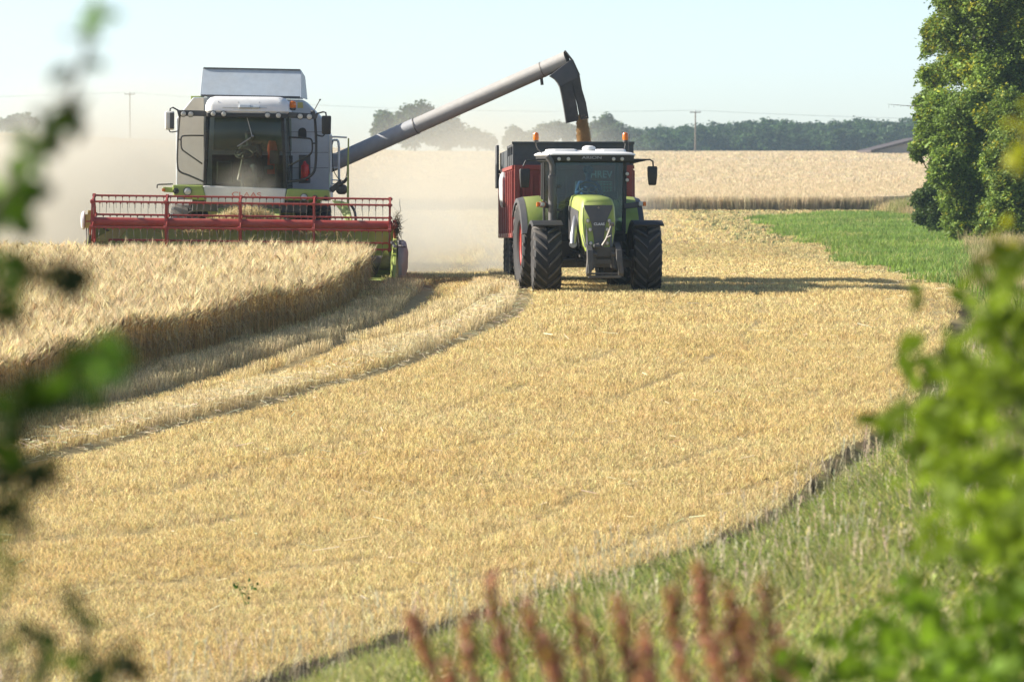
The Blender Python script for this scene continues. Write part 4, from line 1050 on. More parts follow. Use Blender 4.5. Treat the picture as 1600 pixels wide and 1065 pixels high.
for px in (146, 260.5, 375.5, 490.5, 609):
    x = H(px, 345).x
    b = MB()
    pts = [(HY + RRr * math.cos(R(a)), zc + RRr * math.sin(R(a))) for a in angs]
    for i in range(6):
        (ya, za), (yb_, zb_) = pts[i], pts[(i + 1) % 6]
        b.bar((x, ya, za), (x, yb_, zb_), 0.05, 0.03, up=(1, 0, 0)); b.bar((x, HY, zc), (x, ya, za), 0.05, 0.045, up=(1, 0, 0))
    b.lathe([(0.12, -0.03), (0.12, 0.03)], (x, HY, zc), 'x', 16)
    for (ya, za) in pts: b.lathe([(0.045, -0.035), (0.045, 0.035)], (x, ya, za), 'x', 10)
    b.build('reel_star', 'reelred', head)
for s, x in ((-1, hx0 - 0.06), (1, hx1 + 0.06)):
    b = MB().bar((x, -1.7, 1.3), (x, HY - 0.1, zc + 0.0), 0.07, 0.12, up=(1, 0, 0)).tube([(x, -1.8, 0.8), (x, HY + 0.3, zc - 0.05)], 0.035, 8).lathe([(0.1, -0.05), (0.1, 0.05)], (x, HY, zc), 'x', 14)
    b.build('reel_arm', 'reelred', head, bevel=0.008)
# drive disc and gearbox at the left end
dl = H(130, 344)
MB().lathe([(0.02, -0.045), (0.14, -0.04), (0.20, -0.01), (0.205, 0.03), (0.15, 0.04)], (dl.x, dl.y, dl.z), 'x', 22).build('drive_disc', 'roofwhite', head, smooth=True)
b = MB(); b.box((dl.x + 0.11, dl.y, dl.z - 0.02), (0.12, 0.2, 0.30)); b.box((dl.x + 0.14, dl.y, dl.z + 0.14), (0.08, 0.1, 0.16)); b.tube([(dl.x + 0.05, dl.y, dl.z), (hx0, dl.y, dl.z)], 0.04, 8)
b.build('reel_motor', pmat('dusty_yellow_paint', (0.42, 0.34, 0.06), 0.5, dust=0.35), head, bevel=0.012)
b = MB()
for px in (135, 138.5): b.tube([H(px, 352), H(px + 0.5, 372), H(px - 0.5, 392)], 0.016, 6)
b.build('hydraulic_hose', 'tarnish', head)
MB().hexa([H(150, 372, -2.9), H(186, 372, -2.4), H(186, 376, -2.4), H(150, 377, -2.9), H(186, 352, -2.3), H(198, 352, -2.1), H(200, 355, -2.1), H(184, 356, -2.3)]).build('inner_guide', pmat('dusty_olive_guide', (0.28, 0.27, 0.06), 0.6, dust=0.3), head)
MB().loft([[H(x, y, -2.6) for x, y in [(576, 358), (590, 356), (606, 372), (604, 381), (588, 380)]], [H(x, y, -2.55) for x, y in [(576, 358), (590, 356), (606, 372), (604, 381), (588, 380)]]]).build('inner_guide', 'green', head)
MB().hexa([H(150, 347, -2.4), H(153, 347, -2.4), H(172, 361, -2.4), H(169, 361, -2.4), H(150, 349, -2.36), H(153, 349, -2.36), H(172, 363, -2.36), H(169, 363, -2.36)]).build('guide_stay', 'charcoal', head)
# crop dividers: pointed green shoes, the right one with a rounded grey shell
def divider(x, name='crop_divider', k=1.0):
    b = MB()
    rings = []
    for y, w, z0, z1 in ((-1.7, 0.09, 0.1, 1.2), (-2.6, 0.10, 0.08, 1.05), (-3.3, 0.09, 0.05, 0.78), (-3.9, 0.06, 0.03, 0.40), (-4.25, 0.015, 0.02, 0.10)):
        z1 = z0 + (z1 - z0) * k; rings.append([(x - w, y, z0), (x + w, y, z0), (x + w * 0.9, y, z0 + (z1 - z0) * .6), (x + w * 0.4, y, z1), (x - w * 0.4, y, z1), (x - w * 0.9, y, z0 + (z1 - z0) * .6)])
    return b.loft(rings).build(name, 'green', head, bevel=0.008)
divider(xw0 - 0.02, k=0.62)
dv = divider(H(617, 400).x)
rings = []
for y, w, z0, z1 in ((-0.9, 0.10, 0.30, 0.95), (-1.6, 0.17, 0.18, 1.05), (-2.5, 0.18, 0.14, 1.02), (-3.05, 0.15, 0.14, 0.90), (-3.3, 0.07, 0.2, 0.6)):
    x0 = H(622, 400).x
    rings.append([(x0, y, z0), (x0 + w * 0.8, y, z0 + 0.03), (x0 + w * 1.2, y, z0 + (z1 - z0) * 0.35), (x0 + w * 1.25, y, z0 + (z1 - z0) * 0.75), (x0 + w, y, z1 - 0.04), (x0 + w * .6, y, z1), (x0, y, z1)])
sh = MB().loft(rings).build('divider_shell', pmat('dusty_grey_shell', (0.34, 0.33, 0.31), 0.5, dust=0.4), head, smooth=True, sharp=50)
MB().bar(H(612, 378, -3.2), H(618, 386, -3.5), 0.05, 0.05).bar(H(618, 386, -3.6), H(633, 386, -3.1), 0.03, 0.03).build('divider_rod', 'charcoal', head)
for pts in ([(518, 313, -0.4), (534, 314, -0.4), (545, 318, -0.5), (551, 345, -0.9), (540, 345, -0.9), (533, 331, -0.6)],):
    MB().loft([[C(*q) for q in pts], [C(*q) + Vector((0, 0.1, 0)) for q in pts]]).build('support_arm', 'olive', K, bevel=0.02)
ctube([(548, 320, -0.4), (554, 330, -0.5), (556, 345, -0.8)], 0.03, 'hydraulic_line', 'dark')
# straw caught on the reel end
n = 170
P0 = np.array([tuple(mc @ H(621 + rng.normal(0, 2.2), 352 + rng.normal(0, 11), -3.0 + rng.normal(0, 0.08))) for _ in range(n)])
st = joinv(strip([(0, 0, -0.12), (0.01, 0, 0), (0.04, 0, 0.12)], [0.008, 0.01, 0.004]))
tag(scatter('straw_clump', [st], P0, rng.random(n) * 6.28, rng.normal(0, 0.75, (n, 2)), 0.5 + rng.random(n) * 0.9, tonecol((0.10, 0.085, 0.05), n, 0.4), 'straw', shade='full'), 'dark tuft of straw caught on the right end of the red reel', 'straw', kind='stuff')
# cut crop heaped in the header in front of the feeder house
n = 6500
xx = rng.normal(0.05, 0.75, n); yy = -1.55 + rng.normal(0, 0.22, n)
zz = 1.15 + 0.55 * np.exp(-(xx / 0.9) ** 2) * rng.random(n) ** 0.5
P0 = np.array([tuple(mc @ Vector(q)) for q in zip(xx, yy, zz)])
tag(scatter('cut_crop', [st], P0, rng.random(n) * 6.28, rng.normal(0, 0.9, (n, 2)), 0.6 + rng.random(n) * 0.7, tonecol((0.50, 0.40, 0.20), n, 0.2), 'straw', shade='full'), 'heap of freshly cut wheat gathering behind the red reel', 'cut wheat', kind='stuff')
# ------------------------------------------------------------------ ground
def ground(x, y):
    x = np.asarray(x, float); y = np.asarray(y, float)
    f = np.clip((y - 260) / 350, 0, 1)
    tilt = np.clip(-x - 18, 0, 130) * 0.045 * f * f * (3 - 2 * f)
    return bank(x, y) + tilt

LINE_A = smooth_line([G(*p) for p in [(-90, 757), (57, 714), (210, 677), (350, 644), (437, 620), (547, 590), (650, 556), (720, 526), (765, 504), (797, 484), (806, 464), (801, 441), (785, 423), (755, 395), (738, 370), (731, 345)]])
LINE_B = smooth_line([G(*p) for p in [(-60, 668), (87, 644), (210, 622), (372, 574), (525, 531), (600, 500), (640, 474), (657, 455), (660, 443)]])
LINE_M = smooth_line([G(*p) for p in [(400, 590), (540, 538), (619, 528), (684, 506), (740, 480), (770, 460)]])
wall_px = [(-160, 715), (-80, 682), (0, 650), (110, 612), (199, 581), (280, 563), (365, 541), (378, 530), (472, 512), (530, 488), (560, 466), (577, 446)]
WALL = [G(*p) for p in wall_px]
WALL[-1] = (WALL[-1][0], 83.3)
WHEAT = WALL + [(-3.1, 83.5), (-9.25, 83.6), (-9.55, 86), (-11.5, 215), (-38, 215), (-15, 83), (-13, 56)]

def micro(x, y):
    """furrow along the field edge and the wheel ruts beside the cut bands"""
    x = np.asarray(x, float); y = np.asarray(y, float)
    e = np.interp(x, _ex, _ey)
    d = e - y
    t = np.clip(d / 0.3, 0, 1); z = -0.17 * t * t * (3 - 2 * t) * np.clip(1 - (d - 1.5) / 5, 0, 1) * (x < 9.3) * (y < 85)
    m = (y > 24) & (y < 92) & (x > -16) & (x < 4)
    if m.any():
        xa, ya = x[m], y[m]
        q = -0.07 * np.exp(-((sdist(LINE_A, xa, ya) + 0.22) / 0.2) ** 2) - 0.06 * np.exp(-((sdist(LINE_B, xa, ya) + 0.22) / 0.2) ** 2)
        z[m] += q
    return z

def ground_mesh():
    ys = np.concatenate([np.arange(-6, 110, 0.4), np.geomspace(110.4, 4500, 110)])
    us = np.linspace(-1, 1, 181)
    W = np.maximum(16, 0.30 * ys + 12)
    X = us[None] * W[:, None]; Y = np.repeat(ys[:, None], len(us), 1)
    Z = ground(X, Y) + (vnoise(X, Y, 0.9, 1) - 0.5) * 0.05 * (Y < 115)
    e = np.interp(X, _ex, _ey)
    Z = Z + micro(X, Y)
    nv = X.size; nr, nc = X.shape
    i = np.arange(nr - 1)[:, None] * nc + np.arange(nc - 1)[None]
    Fq = np.stack([i, i + 1, i + nc + 1, i + nc], -1).reshape(-1, 4).astype(np.int32)
    me = bpy.data.meshes.new('ground')
    me.vertices.add(nv); me.vertices.foreach_set('co', np.stack([X, Y, Z], -1).astype(np.float32).ravel())
    me.loops.add(Fq.size); me.loops.foreach_set('vertex_index', Fq.ravel())
    me.polygons.add(len(Fq)); me.polygons.foreach_set('loop_start', np.arange(0, Fq.size, 4, dtype=np.int32))
    me.polygons.foreach_set('use_smooth', np.ones(len(Fq), bool)); me.update(calc_edges=True)
    soil = np.array([0.42, 0.33, 0.16]); verge = np.array([0.10, 0.115, 0.035]); bare = np.array([0.10, 0.08, 0.05])
    C_ = np.repeat(soil[None], nv, 0).reshape(nr, nc, 3)
    vg = np.clip((e - Y) / 0.5, 0, 1) * (Y < 90); vg = np.where(X > 9.3, (Y < 330), vg)
    C_ = C_ * (1 - vg[..., None]) + verge * vg[..., None]
    bb = np.clip(1.3 * np.exp(-((e - Y) / 0.45) ** 2), 0, 1) * (Y < 85)
    C_ = C_ * (1 - bb[..., None]) + bare * bb[..., None]
    far = np.clip((Y - 720) / 60, 0, 1)[..., None]; C_ = C_ * (1 - far) + np.array([0.16, 0.17, 0.07]) * far
    a = me.color_attributes.new('Col', 'FLOAT_COLOR', 'POINT')
    a.data.foreach_set('color', np.concatenate([C_.reshape(-1, 3), np.ones((nv, 1))], 1).astype(np.float32).ravel())
    m, nt, out = nodes('field_soil')
    b = nt.nodes.new('ShaderNodeBsdfPrincipled'); b.inputs['Roughness'].default_value = 0.95; b.inputs['Specular IOR Level'].default_value = 0.1
    at_ = nt.nodes.new('ShaderNodeAttribute'); at_.attribute_name = 'Col'
    tc = nt.nodes.new('ShaderNodeTexCoord')
    n1 = nt.nodes.new('ShaderNodeTexNoise'); n1.inputs['Scale'].default_value = 9; n1.inputs['Detail'].default_value = 8; n1.inputs['Roughness'].default_value = 0.75
    lk(nt, tc.outputs['Object'], n1.inputs['Vector'])
    r = nt.nodes.new('ShaderNodeMapRange'); r.inputs[1].default_value = 0.3; r.inputs[2].default_value = 0.7; r.inputs[3].default_value = 0.65; r.inputs[4].default_value = 1.3
    lk(nt, n1.outputs['Fac'], r.inputs[0])
    mu = nt.nodes.new('ShaderNodeVectorMath'); mu.operation = 'SCALE'; lk(nt, at_.outputs['Color'], mu.inputs[0]); lk(nt, r.outputs[0], mu.inputs['Scale'])
    lk(nt, mu.outputs[0], b.inputs['Base Color'])
    bp = nt.nodes.new('ShaderNodeBump'); bp.inputs['Strength'].default_value = 0.7; bp.inputs['Distance'].default_value = 0.05
    lk(nt, n1.outputs['Fac'], bp.inputs['Height']); lk(nt, bp.outputs[0], b.inputs['Normal']); lk(nt, b.outputs[0], out.inputs[0])
    me.materials.append(m)
    o = bpy.data.objects.new('ground', me); col.objects.link(o)
    tag(o, 'pale straw coloured field soil sloping gently under the stubble', 'ground', kind='structure')
ground_mesh()

def frustum_pts(n, y0, y1, margin=1.0, power=1.0):
    """random points inside the photograph's ground triangle plus a margin, evenly spread over the ground"""
    u = rng.random(n)
    y = np.sqrt(y0 * y0 + (y1 * y1 - y0 * y0) * u)
    hw = 0.1334 * y + margin
    return (rng.random(n) * 2 - 1) * hw, y

def outside_frustum(x, y, margin): return np.abs(x) > 0.1334 * y + margin

# ------------------------------------------------------------------ stubble
def on_field(x, y):
    e = np.interp(x, _ex, _ey)
    ok = (y > e + 0.1 + 0.25 * (vnoise(x, y, 0.5, 11) - 0.5)) & ((x < 9.1) | (y > 79))
    g = inside(GREEN_POLY, x, y)
    return ok & ~g & ~inside(WHEAT, x, y)
GREEN_POLY = [G(*p) for p in [(1500, 462), (1480, 445), (1400, 425), (1320, 400), (1260, 375), (1220, 358), (1195, 342), (1300, 335), (1400, 335), (1445, 346), (1500, 370), (1545, 402), (1570, 435), (1575, 478)]]

def straw_tuft(n, h, spread, lean, w, seed):
    r = random.Random(seed); parts, tone = [], []
    for k in range(n):
        a = r.random() * 6.28; x, y = r.gauss(0, spread), r.gauss(0, spread); hh = h * r.uniform(0.65, 1.1)
        lx, ly = r.gauss(0, lean) * hh, r.gauss(0, lean) * hh
        c, s = math.cos(a) * w / 2, math.sin(a) * w / 2
        v = [(x - c, y - s, -0.02), (x + c, y + s, -0.02), (x + lx + c, y + ly + s, hh), (x + lx - c, y + ly - s, hh)]
        parts.append((v, [(0, 1, 2, 3)])); tone += [r.uniform(.5, 1.3)] * 4
    V, Fq = joinv(*parts)
    return V, Fq, np.repeat(np.array(tone)[:, None], 3, 1)

def row_snap(x, y, ref, pitch=0.15, jit=0.018):
    """pull points onto drill rows that run parallel to the reference curve"""
    d = sdist(ref, x, y)
    k = np.round(d / pitch) * pitch + rng.normal(0, jit, len(x))
    gx = (sdist(ref, x + 0.05, y) - d) / 0.05; gy = (sdist(ref, x, y + 0.05) - d) / 0.05
    n = np.hypot(gx, gy) + 1e-6
    return x + (k - d) * gx / n, y + (k - d) * gy / n

ROWREF = [(a, b) for a, b in LINE_A[::4] if b < 74]
ROWREF = [(ROWREF[0][0] - 12, ROWREF[0][1] - 9)] + ROWREF + [(ROWREF[-1][0] + 0.9, 100), (2.6, 240)]
def stub_height(x, y):
    dA, dB, dM = sdist(LINE_A, x, y), sdist(LINE_B, x, y), sdist(LINE_M, x, y)
    h = np.full(x.shape, 0.092)
    lim = y < 86; lima = y < 185; wid_a = np.where(y > 84, 0.5, 0.95)
    wob = 0.25 * (vnoise(x, y, 2.2, 5) - 0.5)
    h = np.where((dA > 0) & lima, 0.125, h)
    h = np.where((dA + wob * .3 > 0) & (dA < wid_a + wob) & lima, 0.20, h)
    h = np.where((dM > 0) & (dM < 0.6 + wob) & (y > 53) & (y < 83), 0.20, h)
    h = np.where((dB > 0) & (dB < 5) & lim, 0.15, h)
    h = np.where((dB + wob * .3 > 0) & (dB < 0.75 + wob) & lim, 0.23, h)
    h = np.where((dB > 1.5) & (dB < 2.1 + wob) & lim, 0.20, h)
    h = h * (0.72 + 0.5 * vnoise(x, y, 3.1, 9)) * (0.85 + .3 * vnoise(x, y, 0.6, 8))
    # flattened wheel lines on the right hand part
    tr = np.zeros(x.shape)
    for off in (-3.1, -4.9, -8.2, -10.0):
        tr = np.maximum(tr, 0.8 * np.exp(-((dA - off + 0.2 * (vnoise(x, y, 3, 21) - .5)) / 0.10) ** 2) * (vnoise(x, y, 1.9, 33 + int(-off)) > 0.44))
    for d_ in (dA, dB, dM): tr = np.maximum(tr, 1.2 * ((d_ < 0.02) & (d_ > -0.26 - .15 * vnoise(x, y, .8, 77))) * (lima if d_ is dA else lim))
    return h * (1 - 0.7 * np.minimum(tr, 1)), tr

def stubble(y0, y1, dens, nstem, w, margin):
    area = (0.1334 * (y0 + y1) + 2 * margin) * (y1 - y0); n = int(area * dens)
    x, y = frustum_pts(n, y0, y1, margin)
    m = on_field(x, y); x, y = x[m], y[m]
    if y1 < 140: x, y = row_snap(x, y, ROWREF)
    m = on_field(x, y); x, y = x[m], y[m]
    h, tr = stub_height(x, y)
    keep = rng.random(len(x)) > tr * 0.85
    keep &= rng.random(len(x)) > 0.35 * (vnoise(x, y, 0.35, 44) > 0.78)
    x, y, h = x[keep], y[keep], h[keep]
    n = len(x)
    z = ground(x, y) + (vnoise(x, y, 0.9, 1) - 0.5) * 0.05 * (y < 115) + micro(x, y)
    T = [straw_tuft(nstem, 1.0, 0.03, 0.055, w, 100 + i) for i in range(16)]
    s = np.stack([np.ones(n), np.ones(n), h], 1)
    hue = vnoise(x, y, 1.7, 3)[:, None]
    c = np.array([[0.73, 0.55, 0.235]]) * (1 - hue) + np.array([[0.78, 0.62, 0.30]]) * hue
    c = np.clip(c * (1 + rng.normal(0, 0.20, (n, 1))) * (1 + rng.normal(0, 0.05, (n, 3))), 0.02, 0.9)
    # freshly cut, paler straw where it stands tall; odd weathered brown tufts
    tall = np.clip((h - 0.15) / 0.07, 0, 1)[:, None]; c = c * (1 - 0.5 * tall) + np.array([[0.76, 0.66, 0.43]]) * 0.5 * tall
    br = (rng.random(n) < 0.06)[:, None]; c = np.where(br, c * np.array([[0.5, 0.45, 0.45]]), c)
    return T, np.stack([x, y, z], 1), rng.random(n) * 6.28, rng.normal(0, 0.045, (n, 2)) + np.array([[-0.02, 0]]), s, c

def merge(sets, name, mat):
    T, P, Z, L, S, Cc, I = [], [], [], [], [], [], []
    for t, p, z, l, s, c in sets:
        I.append(rng.integers(0, len(t), len(p)) + len(T)); T += t; P.append(p); Z.append(z); L.append(l); S.append(s if s.ndim == 2 else np.repeat(s[:, None], 3, 1)); Cc.append(c)
    return scatter(name, T, np.concatenate(P), np.concatenate(Z), np.concatenate(L), np.concatenate(S), np.concatenate(Cc), mat, ti=np.concatenate(I))
sets = [stubble(28, 48, 330, 4, 0.0048, 0.5), stubble(48, 68, 270, 4, 0.0058, 0.6), stubble(68, 96, 165, 4, 0.0075, 0.8), stubble(96, 150, 26, 5, 0.015, 1.5), stubble(150, 221, 7, 6, 0.022, 2)]
st_ = merge(sets, 'stubble', 'straw')
tag(st_, 'short golden stubble left in drill rows over the cut field', 'stubble', kind='stuff')

# loose straw lying on the stubble
n = 5200
x, y = frustum_pts(n, 29, 105, 0.5)
m = on_field(x, y) & (rng.random(n) < 0.06 + 0.9 * (vnoise(x, y, 1.6, 51) * vnoise(x, y, 0.5, 52)) ** 1.3); x, y = x[m], y[m]
k = 2600; li = rng.integers(0, len(LINE_A), k); LA = np.array(LINE_A)
xa = LA[li, 0] + rng.normal(-0.25, 0.3, k); ya = LA[li, 1] + rng.normal(0.15, 0.35, k)
x, y = np.concatenate([x, xa]), np.concatenate([y, ya]); m = on_field(x, y) & (y < 110); x, y = x[m], y[m]
n = len(x); h, _ = stub_height(x, y)
P0 = np.stack([x, y, ground(x, y) + h * (0.55 + 0.5 * rng.random(n))], 1)
ls = [joinv(strip([(0, 0, -0.5), (0.02 * a, 0, 0), (0.05 * a, 0, 0.5)], [1, 1, 1]), rotv(strip([(0, 0, -0.5), (0.02 * a, 0, 0), (0.05 * a, 0, 0.5)], [1, 1, 1]), 90)) for a in (0, 1, 2)]
big = (np.arange(n) % 9 == 0) & (np.abs(sdist(LINE_A, x, y) - .3) > 1.2); P0[big, 2] += 0.02; a = rng.random(n) * 6.28; tl = rng.normal(1.45, 0.16, n)
S = np.stack([np.full(n, 0.007), np.full(n, 0.007), np.where(rng.random(n) < 0.10, 0.3, 0.12) * (0.5 + rng.random(n))], 1)
S[:, :2] *= (0.8 + 0.6 * rng.random(n))[:, None]; S[big] = np.stack([np.full(big.sum(), .012), np.full(big.sum(), .012), .2 + .25 * rng.random(big.sum())], 1)
tag(scatter('loose_straw', ls, P0, rng.random(n) * 6.28, np.stack([np.cos(a) * tl, np.sin(a) * tl], 1), S, tonecol((0.82, 0.74, 0.52), n, 0.15), 'straw', shade='full'), 'pale loose straws scattered over the golden stubble', 'straw', kind='stuff')

# ------------------------------------------------------------------ standing wheat
def wheat_plant(seed, lod=0):
    r = random.Random(seed); parts, tone = [], []
    def put(vf, c): parts.append(vf); tone.append(np.repeat(np.array(c)[None], len(vf[0]), 0))
    h = r.uniform(0.64, 0.76); bx = r.uniform(0.0, 0.05)
    a = r.random() * 180
    stem = [(0, 0, 0), (bx * .3, 0, h * .5), (bx, 0, h)]
    sc = (0.88, 0.74, 0.50)
    put(strip(stem, [0.006, 0.006, 0.005]) if not lod else strip(stem, [0.016, 0.014, 0.012]), sc); 
    # nodding ear
    cur = r.uniform(0.1, 1.15); p = [stem[-1]]; ang = 0.25
    L = r.uniform(0.09, 0.13)
    for k in range(3):
        ang += cur / 3; q = p[-1]; p.append((q[0] + math.sin(ang) * L / 3, q[1], q[2] + math.cos(ang) * L / 3))
    wid = [0.008, 0.022, 0.020, 0.008]
    ear = [(x, y, z) for x, y, z in p]
    k_ = 1 if not lod else 1.6
    v1, f1 = [], []
    for (x, y, z), w in zip(ear, wid): v1 += [(x, y - w * k_ / 2, z), (x, y + w * k_ / 2, z)]
    for i in range(3): f1.append((2 * i, 2 * i + 1, 2 * i + 3, 2 * i + 2))
    ec = (1.02, 1.0, 0.95)
    put((v1, f1), ec)
    v2, f2 = [], []
    for i, ((x, y, z), w) in enumerate(zip(ear, wid)):
        j = min(i + 1, 3); i0 = max(i - 1, 0); tx, tz = ear[j][0] - ear[i0][0], ear[j][2] - ear[i0][2]; l = math.hypot(tx, tz)
        nx, nz = tz / l * w * k_ / 2, -tx / l * w * k_ / 2; v2 += [(x - nx, y, z - nz), (x + nx, y, z + nz)]
    for i in range(3): f2.append((2 * i, 2 * i + 1, 2 * i + 3, 2 * i + 2))
    put((v2, f2), ec)
    # awns
    for k in range(6 if not lod else 2):
        q = ear[1 + k % 3]; s = r.uniform(-1, 1) * 0.5; e = ang + r.uniform(-0.6, 0.1); l = r.uniform(0.08, 0.14); w = 0.0022 if not lod else 0.004
        t = (q[0] + math.sin(e) * l, q[1] + s * l, q[2] + math.cos(e) * l)
        put(([(q[0], q[1] - w, q[2]), (q[0], q[1] + w, q[2]), (t[0], t[1] + w * .4, t[2]), (t[0], t[1] - w * .4, t[2])], [(0, 1, 2, 3)]), (1.15, 1.12, 1.05))
    # dry leaves
    for k in range(2 if not lod else 1):
        z0 = h * r.uniform(0.35, 0.85); b_ = r.random() * 6.28; l = r.uniform(0.12, 0.22); w = 0.006
        d = (math.cos(b_), math.sin(b_)); n_ = (-d[1] * w, d[0] * w); P = [(0.01, 0, z0), (d[0] * l * .5, d[1] * l * .5, z0 + l * .25), (d[0] * l, d[1] * l, z0 - l * r.uniform(.1, .7))]
        v = []
        for i, q in enumerate(P): kk = (1, .9, .2)[i]; v += [(q[0] - n_[0] * kk, q[1] - n_[1] * kk, q[2]), (q[0] + n_[0] * kk, q[1] + n_[1] * kk, q[2])]
        put((v, [(0, 1, 3, 2), (2, 3, 5, 4)]), (0.86, 0.80, 0.66))
    V, Fq = joinv(*[rotv(pp, 0) for pp in parts])
    return V, Fq, np.concatenate(tone)
WP = [wheat_plant(300 + i) for i in range(12)]; WPL = [wheat_plant(400 + i, 1) for i in range(6)]
xmin, xmax, ymin, ymax = -14.5, -2.8, 50, 83.5
n = int((xmax - xmin) * (ymax - ymin) * 760)
x, y = rng.random(n) * (xmax - xmin) + xmin, rng.random(n) * (ymax - ymin) + ymin
x2, y2 = x + (vnoise(x, y, 0.8, 61) - .5) * 0.16, y + (vnoise(x, y, 0.7, 62) - .5) * 0.16
m = inside(WHEAT, x2, y2) & ~outside_frustum(x, y, 1.3); x, y = x[m], y[m]
dw = np.abs(sdist(WALL, x, y))
m = (rng.random(len(x)) < np.where(dw < 0.35, 0.85, np.where(dw < 1.5, 0.40, 0.30))); x, y, dw = x[m], y[m], dw[m]
n = len(x)
hs = 1.0 + 0.16 * (vnoise(x, y, 1.4, 63) - .5) + 0.16 * (vnoise(x, y, 0.35, 64) - .5) + rng.normal(0, 0.055, n)
c = tonecol((0.67, 0.565, 0.345), n, 0.26, 0.04); dk = rng.random(n) < 0.14; c[dk] *= np.array([[.62, .52, .45]])
lean = rng.normal(0, 0.07, (n, 2)) + np.stack([0.05 * (vnoise(x, y, 1.1, 65) - .4), 0.07 * (vnoise(x, y, 1.1, 66) - .5)], 1)
edge = np.exp(-dw / 0.15)
s_near = (WP, np.stack([x, y, ground(x, y)], 1), rng.random(n) * 6.28, lean, np.stack([np.full(n, 1.1), np.full(n, 1.1), hs], 1), c)
# uncut part running on behind the left of the machine
n = 60000
x, y = rng.random(n) * 30 - 39, 83 + 132 * rng.random(n) ** 1.6
m = inside(WHEAT, x, y) & ~outside_frustum(x, y, 2.5); x, y = x[m], y[m]; n = len(x)
s_far = (WPL, np.stack([x, y, ground(x, y)], 1), rng.random(n) * 6.28, rng.normal(0.02, 0.08, (n, 2)), np.stack([np.full(n, 1.6), np.full(n, 1.6), 0.95 + rng.normal(0, 0.07, n)], 1), tonecol((0.66, 0.555, 0.345), n, 0.2, 0.04))
tag(merge([s_near, s_far], 'wheat', 'straw'), 'ripe golden wheat still standing in front of and beside the combine harvester', 'wheat', kind='stuff')

# ------------------------------------------------------------------ far wheat field
def far_front(x): return 221.5 + 0.5 * np.sin(x * 0.3) + 0.5 * np.sin(x * 0.11 + 1)
ys = np.concatenate([[0.0, 0.15], np.geomspace(0.6, 505, 70)]); us = np.linspace(-1, 1, 121)
Xn = us[None] * np.maximum(60, 0.2 * (ys[:, None] + 222)); Xn = np.minimum(Xn, 21.6 + ys[:, None] * 3.5)
Yn = far_front(Xn) + ys[:, None]
Zn = ground(Xn, Yn) + 0.70 + (vnoise(Xn, Yn, 1.3, 71) - .5) * 0.16 + (vnoise(Xn, Yn, 6, 72) - .5) * 0.2
Zn[0] = ground(Xn[0], Yn[0]) - 0.05; Zn[:, -1] = ground(Xn[:, -1], Yn[:, -1]) - 0.05
b = MB(); nr, nc = Xn.shape
b.add(np.stack([Xn, Yn, Zn], -1).reshape(-1, 3).tolist(), [(i * nc + j, i * nc + j + 1, (i + 1) * nc + j + 1, (i + 1) * nc + j) for i in range(nr - 1) for j in range(nc - 1)])
m_, nt, out = nodes('distant_wheat')
bs = nt.nodes.new('ShaderNodeBsdfPrincipled'); bs.inputs['Roughness'].default_value = 0.9; bs.inputs['Specular IOR Level'].default_value = 0.1
tc = nt.nodes.new('ShaderNodeTexCoord'); mp = nt.nodes.new('ShaderNodeMapping'); mp.inputs['Scale'].default_value = (1, 0.25, 1); lk(nt, tc.outputs['Object'], mp.inputs[0])
n1 = nt.nodes.new('ShaderNodeTexNoise'); n1.inputs['Scale'].default_value = 1.6; n1.inputs['Detail'].default_value = 9; n1.inputs['Roughness'].default_value = 0.75; lk(nt, mp.outputs[0], n1.inputs['Vector'])
cr = nt.nodes.new('ShaderNodeValToRGB'); cr.color_ramp.elements[0].position = 0.33; cr.color_ramp.elements[0].color = (0.36, 0.28, 0.165, 1); cr.color_ramp.elements[1].position = 0.68; cr.color_ramp.elements[1].color = (0.60, 0.49, 0.32, 1)
lk(nt, n1.outputs['Fac'], cr.inputs[0]); lk(nt, cr.outputs[0], bs.inputs['Base Color'])
bp = nt.nodes.new('ShaderNodeBump'); bp.inputs['Strength'].default_value = 0.9; bp.inputs['Distance'].default_value = 0.3; lk(nt, n1.outputs['Fac'], bp.inputs['Height']); lk(nt, bp.outputs[0], bs.inputs['Normal']); lk(nt, bs.outputs[0], out.inputs[0])
tag(b.build('wheat_field', m_, None, smooth=True), 'broad pale wheat field rising to the skyline behind the vehicles', 'wheat field', kind='structure')
def far_tuft(seed, wide):
    r = random.Random(seed); parts = []
    for k in range(5):
        a = r.random() * 180; x0, y0 = r.gauss(0, .12), r.gauss(0, .1); h = r.uniform(.7, 1.0); lx = r.gauss(0.03, .08)
        parts.append((rotv((strip([(0, 0, 0), (lx * .4, 0, h * .6), (lx, 0, h)], [wide * .6, wide, wide * .3])), a)))
        parts[-1] = ([(p[0] + x0, p[1] + y0, p[2]) for p in parts[-1][0]], parts[-1][1])
    return joinv(*parts)
def far_set(n, d0, d1, base, h, wide, marg):
    dy = d0 + (d1 - d0) * rng.random(n); hw = 0.1334 * (222 + dy) + marg; x = (rng.random(n) * 2 - 1) * hw
    m = x < 21.6 + dy * 3.5; x, dy = x[m], dy[m]; n = len(x); y = far_front(x) + dy
    z = ground(x, y) + base
    cc = tonecol((0.58, 0.47, 0.29), n, 0.18, 0.04)
    return [far_tuft(500 + i, wide) for i in range(6)], np.stack([x, y, z], 1), rng.random(n) * 6.28, rng.normal(0.02, 0.10, (n, 2)), np.stack([np.ones(n), np.ones(n), h * (0.85 + .3 * rng.random(n))], 1), cc
